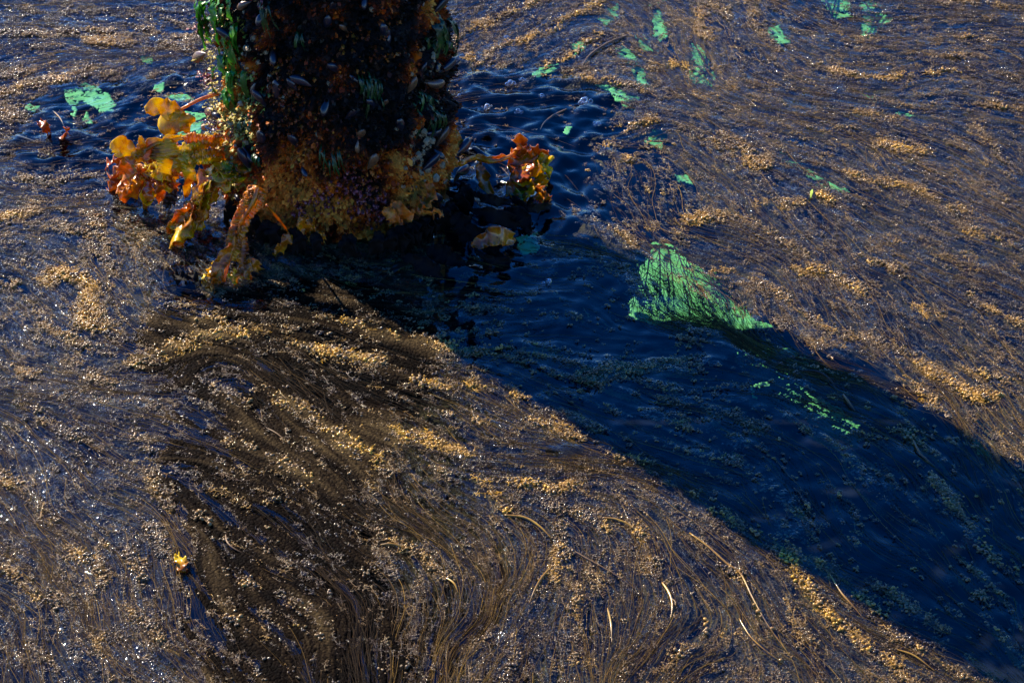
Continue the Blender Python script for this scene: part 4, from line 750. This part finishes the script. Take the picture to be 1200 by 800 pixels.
# right group
k = kelp('kelp_frond', 'brown orange frond on a bent stalk right of the piling', A(556, 190, -.08))
stipe(k, [A(540,192,-.08), W(556,185,.06), W(578,189,.055), W(598,183,.05), W(606,176,.05)], .006, 'kelp_orange')
blade_obj('blade', k, M['kelp_orange'], [W(556,184,.06), W(575,187,.055), W(596,184,.05)], strapw(.008), side=(.1, .1, 1), ruf=.001, fr=2)
for P, wv, mt, sd in [([(600,186),(606,176),(612,172),(617,180)],.020,'kelp_brown',(.4,.2,.9)),([(604,174),(612,186),(612,200),(605,214)],.022,'kelp_brown',(1,.2,.1)),([(612,176),(622,186),(634,184),(643,180)],.022,'kelp_brown',(.2,.2,1)),([(620,178),(628,190),(637,200),(642,194)],.020,'kelp',(.9,.2,.3)),
                      ([(622,196),(612,208),(602,220),(600,232)],.016,'kelp_brown',(1,.2,-.4)),([(628,198),(634,208),(642,214)],.013,'kelp',(.5,.2,.9)),([(618,206),(614,220),(612,236)],.016,'kelp',(1,.2,.1)),([(608,214),(608,228),(612,244)],.013,'kelp_brown',(1,.2,.1)),([(626,216),(634,228),(646,232)],.010,'kelp_orange',(.4,.2,1))]:
    blade_obj('blade', k, M[mt], [W(x, y, max(.0, .045 - (y - 172) * .0007 + .003 * i)) for i, (x, y) in enumerate(P)], leafw(wv * 1.35, .5, .35), side=sd, ruf=.006, fr=2.2, cup=.25)
k = kelp('kelp_frond', 'olive pointed blade hanging from the bent stalk right of the piling', A(566, 190, -.12))
blade_obj('blade', k, M['kelp_brown'], [W(562,190,.055), W(564,202,.04), W(568,214,.02), W(577,228,.0)], leafw(.013, .55, .3), side=(1, .2, .1), ruf=.004, fr=1.5, cup=.3)
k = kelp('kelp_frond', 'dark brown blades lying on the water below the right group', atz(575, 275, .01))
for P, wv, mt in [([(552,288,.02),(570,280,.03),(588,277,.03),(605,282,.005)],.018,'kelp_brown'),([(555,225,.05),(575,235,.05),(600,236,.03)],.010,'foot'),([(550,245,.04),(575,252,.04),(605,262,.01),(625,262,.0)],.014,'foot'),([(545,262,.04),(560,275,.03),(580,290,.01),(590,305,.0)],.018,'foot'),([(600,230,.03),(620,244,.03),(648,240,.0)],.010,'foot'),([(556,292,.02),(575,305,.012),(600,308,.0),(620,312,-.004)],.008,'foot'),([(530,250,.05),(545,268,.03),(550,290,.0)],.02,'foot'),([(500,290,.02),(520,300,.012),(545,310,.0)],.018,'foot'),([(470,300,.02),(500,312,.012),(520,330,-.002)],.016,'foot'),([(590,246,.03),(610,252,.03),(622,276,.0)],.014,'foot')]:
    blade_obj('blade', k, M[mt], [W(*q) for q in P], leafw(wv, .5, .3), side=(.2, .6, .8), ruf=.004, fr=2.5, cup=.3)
k = kelp('kelp_frond', 'long dark red strap trailing under the shaded water before the piling', atz(440, 330, -.003))
blade_obj('blade', k, M['kelp_dark'], [W(445,326,.0), W(465,313,.003), W(485,303,.003), W(500,300,.0)], strapw(.006), side=(.3, 1, .1), ruf=.001, fr=2)
# dark under-growth at the foot of the piling
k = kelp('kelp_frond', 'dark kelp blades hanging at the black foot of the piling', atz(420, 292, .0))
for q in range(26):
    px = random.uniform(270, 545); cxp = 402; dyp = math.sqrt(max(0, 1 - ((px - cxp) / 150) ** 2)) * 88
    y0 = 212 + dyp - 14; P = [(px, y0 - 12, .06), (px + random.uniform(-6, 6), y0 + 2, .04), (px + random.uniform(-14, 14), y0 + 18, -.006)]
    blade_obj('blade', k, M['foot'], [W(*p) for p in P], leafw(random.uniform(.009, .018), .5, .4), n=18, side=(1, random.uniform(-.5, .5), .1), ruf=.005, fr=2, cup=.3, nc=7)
# the two little blades in open water on the left
for (P, wv, lb) in [([(47,142,.030),(52,148,.028),(56,155,.004)],.010,'small brown blade tip poking from open water, left one of two'),([(82,152,.030),(76,156,.026),(70,163,.0)],.012,'small brown blade tip poking from open water, right one of two')]:
    o = blade_obj('kelp_tip', None, M['kelp_brown'], [W(*p) for p in P], leafw(wv, .4, .35), n=24, side=(.8, .5, .4), ruf=.003, fr=1.5, cup=.5)
    tag(o, lb, 'kelp', 'blade tips in the open water left of the piling')
# blue grey shiny kelp piece on the water left-front
o = blade_obj('kelp_sheet', None, M['foot'], [W(204,322,.003), W(213,327,.006), W(224,328,.006), W(234,336,.002)], leafw(.014, .5, .4), n=40, side=(.3, 1, .2), ruf=.006, fr=3, cup=.15)
tag(o, 'dark wet kelp sheet glinting on the water left of the comb edged frond', 'kelp')

# ------------------------------------------------------------------ long yellow stems lying in the weed
stems = [([(591,603),(615,606),(632,616),(646,630)],.0042,'thick yellow stem arching in the lower middle of the weed','stem'),
 ([(648,662),(636,675),(628,688),(620,706)],.0040,'bright yellow stem leaning left, below the thick arching one','stem'),
 ([(706,606),(722,608),(738,615),(748,626)],.0034,'orange stem right of the thick arching one','stem'),
 ([(776,682),(784,694),(788,708),(786,724)],.0044,'forked orange stem catching a white glint','stem'),
 ([(712,712),(716,730),(717,752)],.0034,'short dull stem standing upright in the picture, left of the forked one','stem'),
 ([(446,638),(460,637),(478,643)],.0040,'short yellow stem by the edge of the brown weed darkened as reflection','stem'),
 ([(522,676),(532,683),(537,694)],.0032,'short orange stem at the tip of a weed rope, lower middle','stem'),
 ([(808,624),(830,640),(852,660),(868,672),(882,700),(900,732),(924,765)],.0034,'longest golden stem with little knots, lower right','stem'),
 ([(866,724),(880,746),(900,764),(916,775)],.0022,'thin golden stem running beside the longest one','stem'),
 ([(972,672),(986,694),(1000,710),(1010,722)],.0030,'golden stem just below the shadow edge, lower right','stem'),
 ([(1050,760),(1072,768),(1096,786)],.0028,'golden stem near the bottom right corner','stem'),
 ([(940,434),(958,435),(972,444),(984,460)],.0040,'dark stem floating in the shaded water, upper one','kelp_dark'),
 ([(988,462),(994,470),(1002,481)],.0044,'short dark stem end below the upper dark stem','tan'),
 ([(1070,515),(1078,530),(1096,547)],.0040,'brown stem in the shaded water, right side','tan'),
 ([(735,42),(718,48),(700,58),(688,68),(682,78)],.0052,'pale brown stem curving through open water right of the piling','tan'),
 ([(664,128),(648,136),(638,144),(633,152)],.0050,'pale orange stem under open water above the brown kelp','tan'),
 ([(664,640),(690,655),(720,672),(745,690)],.0020,'thin brown stem crossing the lower middle','tan'),
 ([(310,500),(325,508),(340,522)],.0024,'thin orange stem in the brown weed darkened as reflection','tan'),
 ([(264,622),(266,634),(274,642),(286,648)],.0030,'curved red brown stem in the brown weed darkened as reflection','tan'),
 ([(62,130),(70,138),(76,150)],.0030,'pale stalk leading to the right blade tip in open water','tan'),
 ([(18,158),(36,164),(58,172)],.0036,'pale brown stem under the water at far left','tan')]
for P, r, lb, mt in stems:
    zz_ = .0015 if 'under' not in lb else -.003
    P3 = [W(x, y, zz_ + (.003 if 0 < i < len(P) - 1 else 0)) for i, (x, y) in enumerate(P)]
    mb = MB(); tube(mb, [p - P3[0] * 0 for p in spline(P3, 26)], lambda t: r * .36 * (.45 + .9 * math.sin(math.pi * min(1, t + .12)) ** .7), 7)
    if 'forked' in lb: tube(mb, spline([W(784,700,.004), W(791,704,.007), W(792,710,.006)], 8), .0016, 6)
    if 'knots' in lb:
        for (x, y, q) in [(856,664,.006),(868,668,.007),(868,676,.005),(889,716,.009),(884,708,.006),(892,722,.006),(905,736,.007),(915,773,.006)]:
            mb.add(ICO2[0] * np.array([q, q * .8, q * .7]) * .55 + np.array(W(x, y, .004)), ICO2[1])
    o = mb.build('weed_stem', M[mt], loc=tuple(P3[0])); tag(o, lb, 'stem', 'loose stems lying in the floating weed')
o = blade_obj('grass_blade', None, M['gleaf'], [W(952,222,.004), W(951,226,.006), W(950,232,.004)], leafw(.0022, .5, .3), n=10, side=(1, 0, 0)); tag(o, 'tiny lime green grass blade lying on sunlit weed, right side', 'grass blade')
o = blade_obj('fallen_leaf', None, M['kelp'], [W(208,650,.004), W(211,657,.008), W(214,664,.008), (W(218,668,.005))], leafw(.010, .6, .25), n=20, side=(1, .2, 0), ruf=.003, fr=2, cup=.3); tag(o, 'small yellow leaf lying on the brown weed darkened as reflection, lower left', 'leaf')
# golden wads of weed standing proud
# ------------------------------------------------------------------ foam bubbles
for px, py, r, lb in [(684,119,.013,'largest white foam bubble in open water right of the piling'),(598,97,.009,'bubble nearest the piling, above the ripples'),(612,93,.006,'bubble just right of the one nearest the piling'),(635,112,.006,'bubble between the nearest pair and the largest one'),
                   (607,130,.007,'lower bubble in the ripples right of the piling'),(571,125,.009,'bubble close to the piling edge at mid height'),(701,145,.007,'small bubble below the largest one'),(593,44,.007,'topmost bubble by a weed rope'),(643,330,.008,'bubble in the shaded water below the right kelp'),(538,112,.005,'tiny bubble touching the ripples by the piling')]:
    c = W(px, py, r * .05); mb = MB()
    for q in range(8):
        s = r * (.75 if q == 0 else random.uniform(.15, .5)); o_ = Vector((0, 0, 0)) if q == 0 else Vector((random.uniform(-1, 1) * r * 1.3, random.uniform(-1, 1) * r, -r * .15))
        mb.add(ico(3)[0] * s + np.array(c + o_), ico(3)[1])
    o = mb.build('foam_bubble', M['bubble'], loc=tuple(c)); tag(o, lb, 'bubble', 'foam bubbles on the water')
print('done')
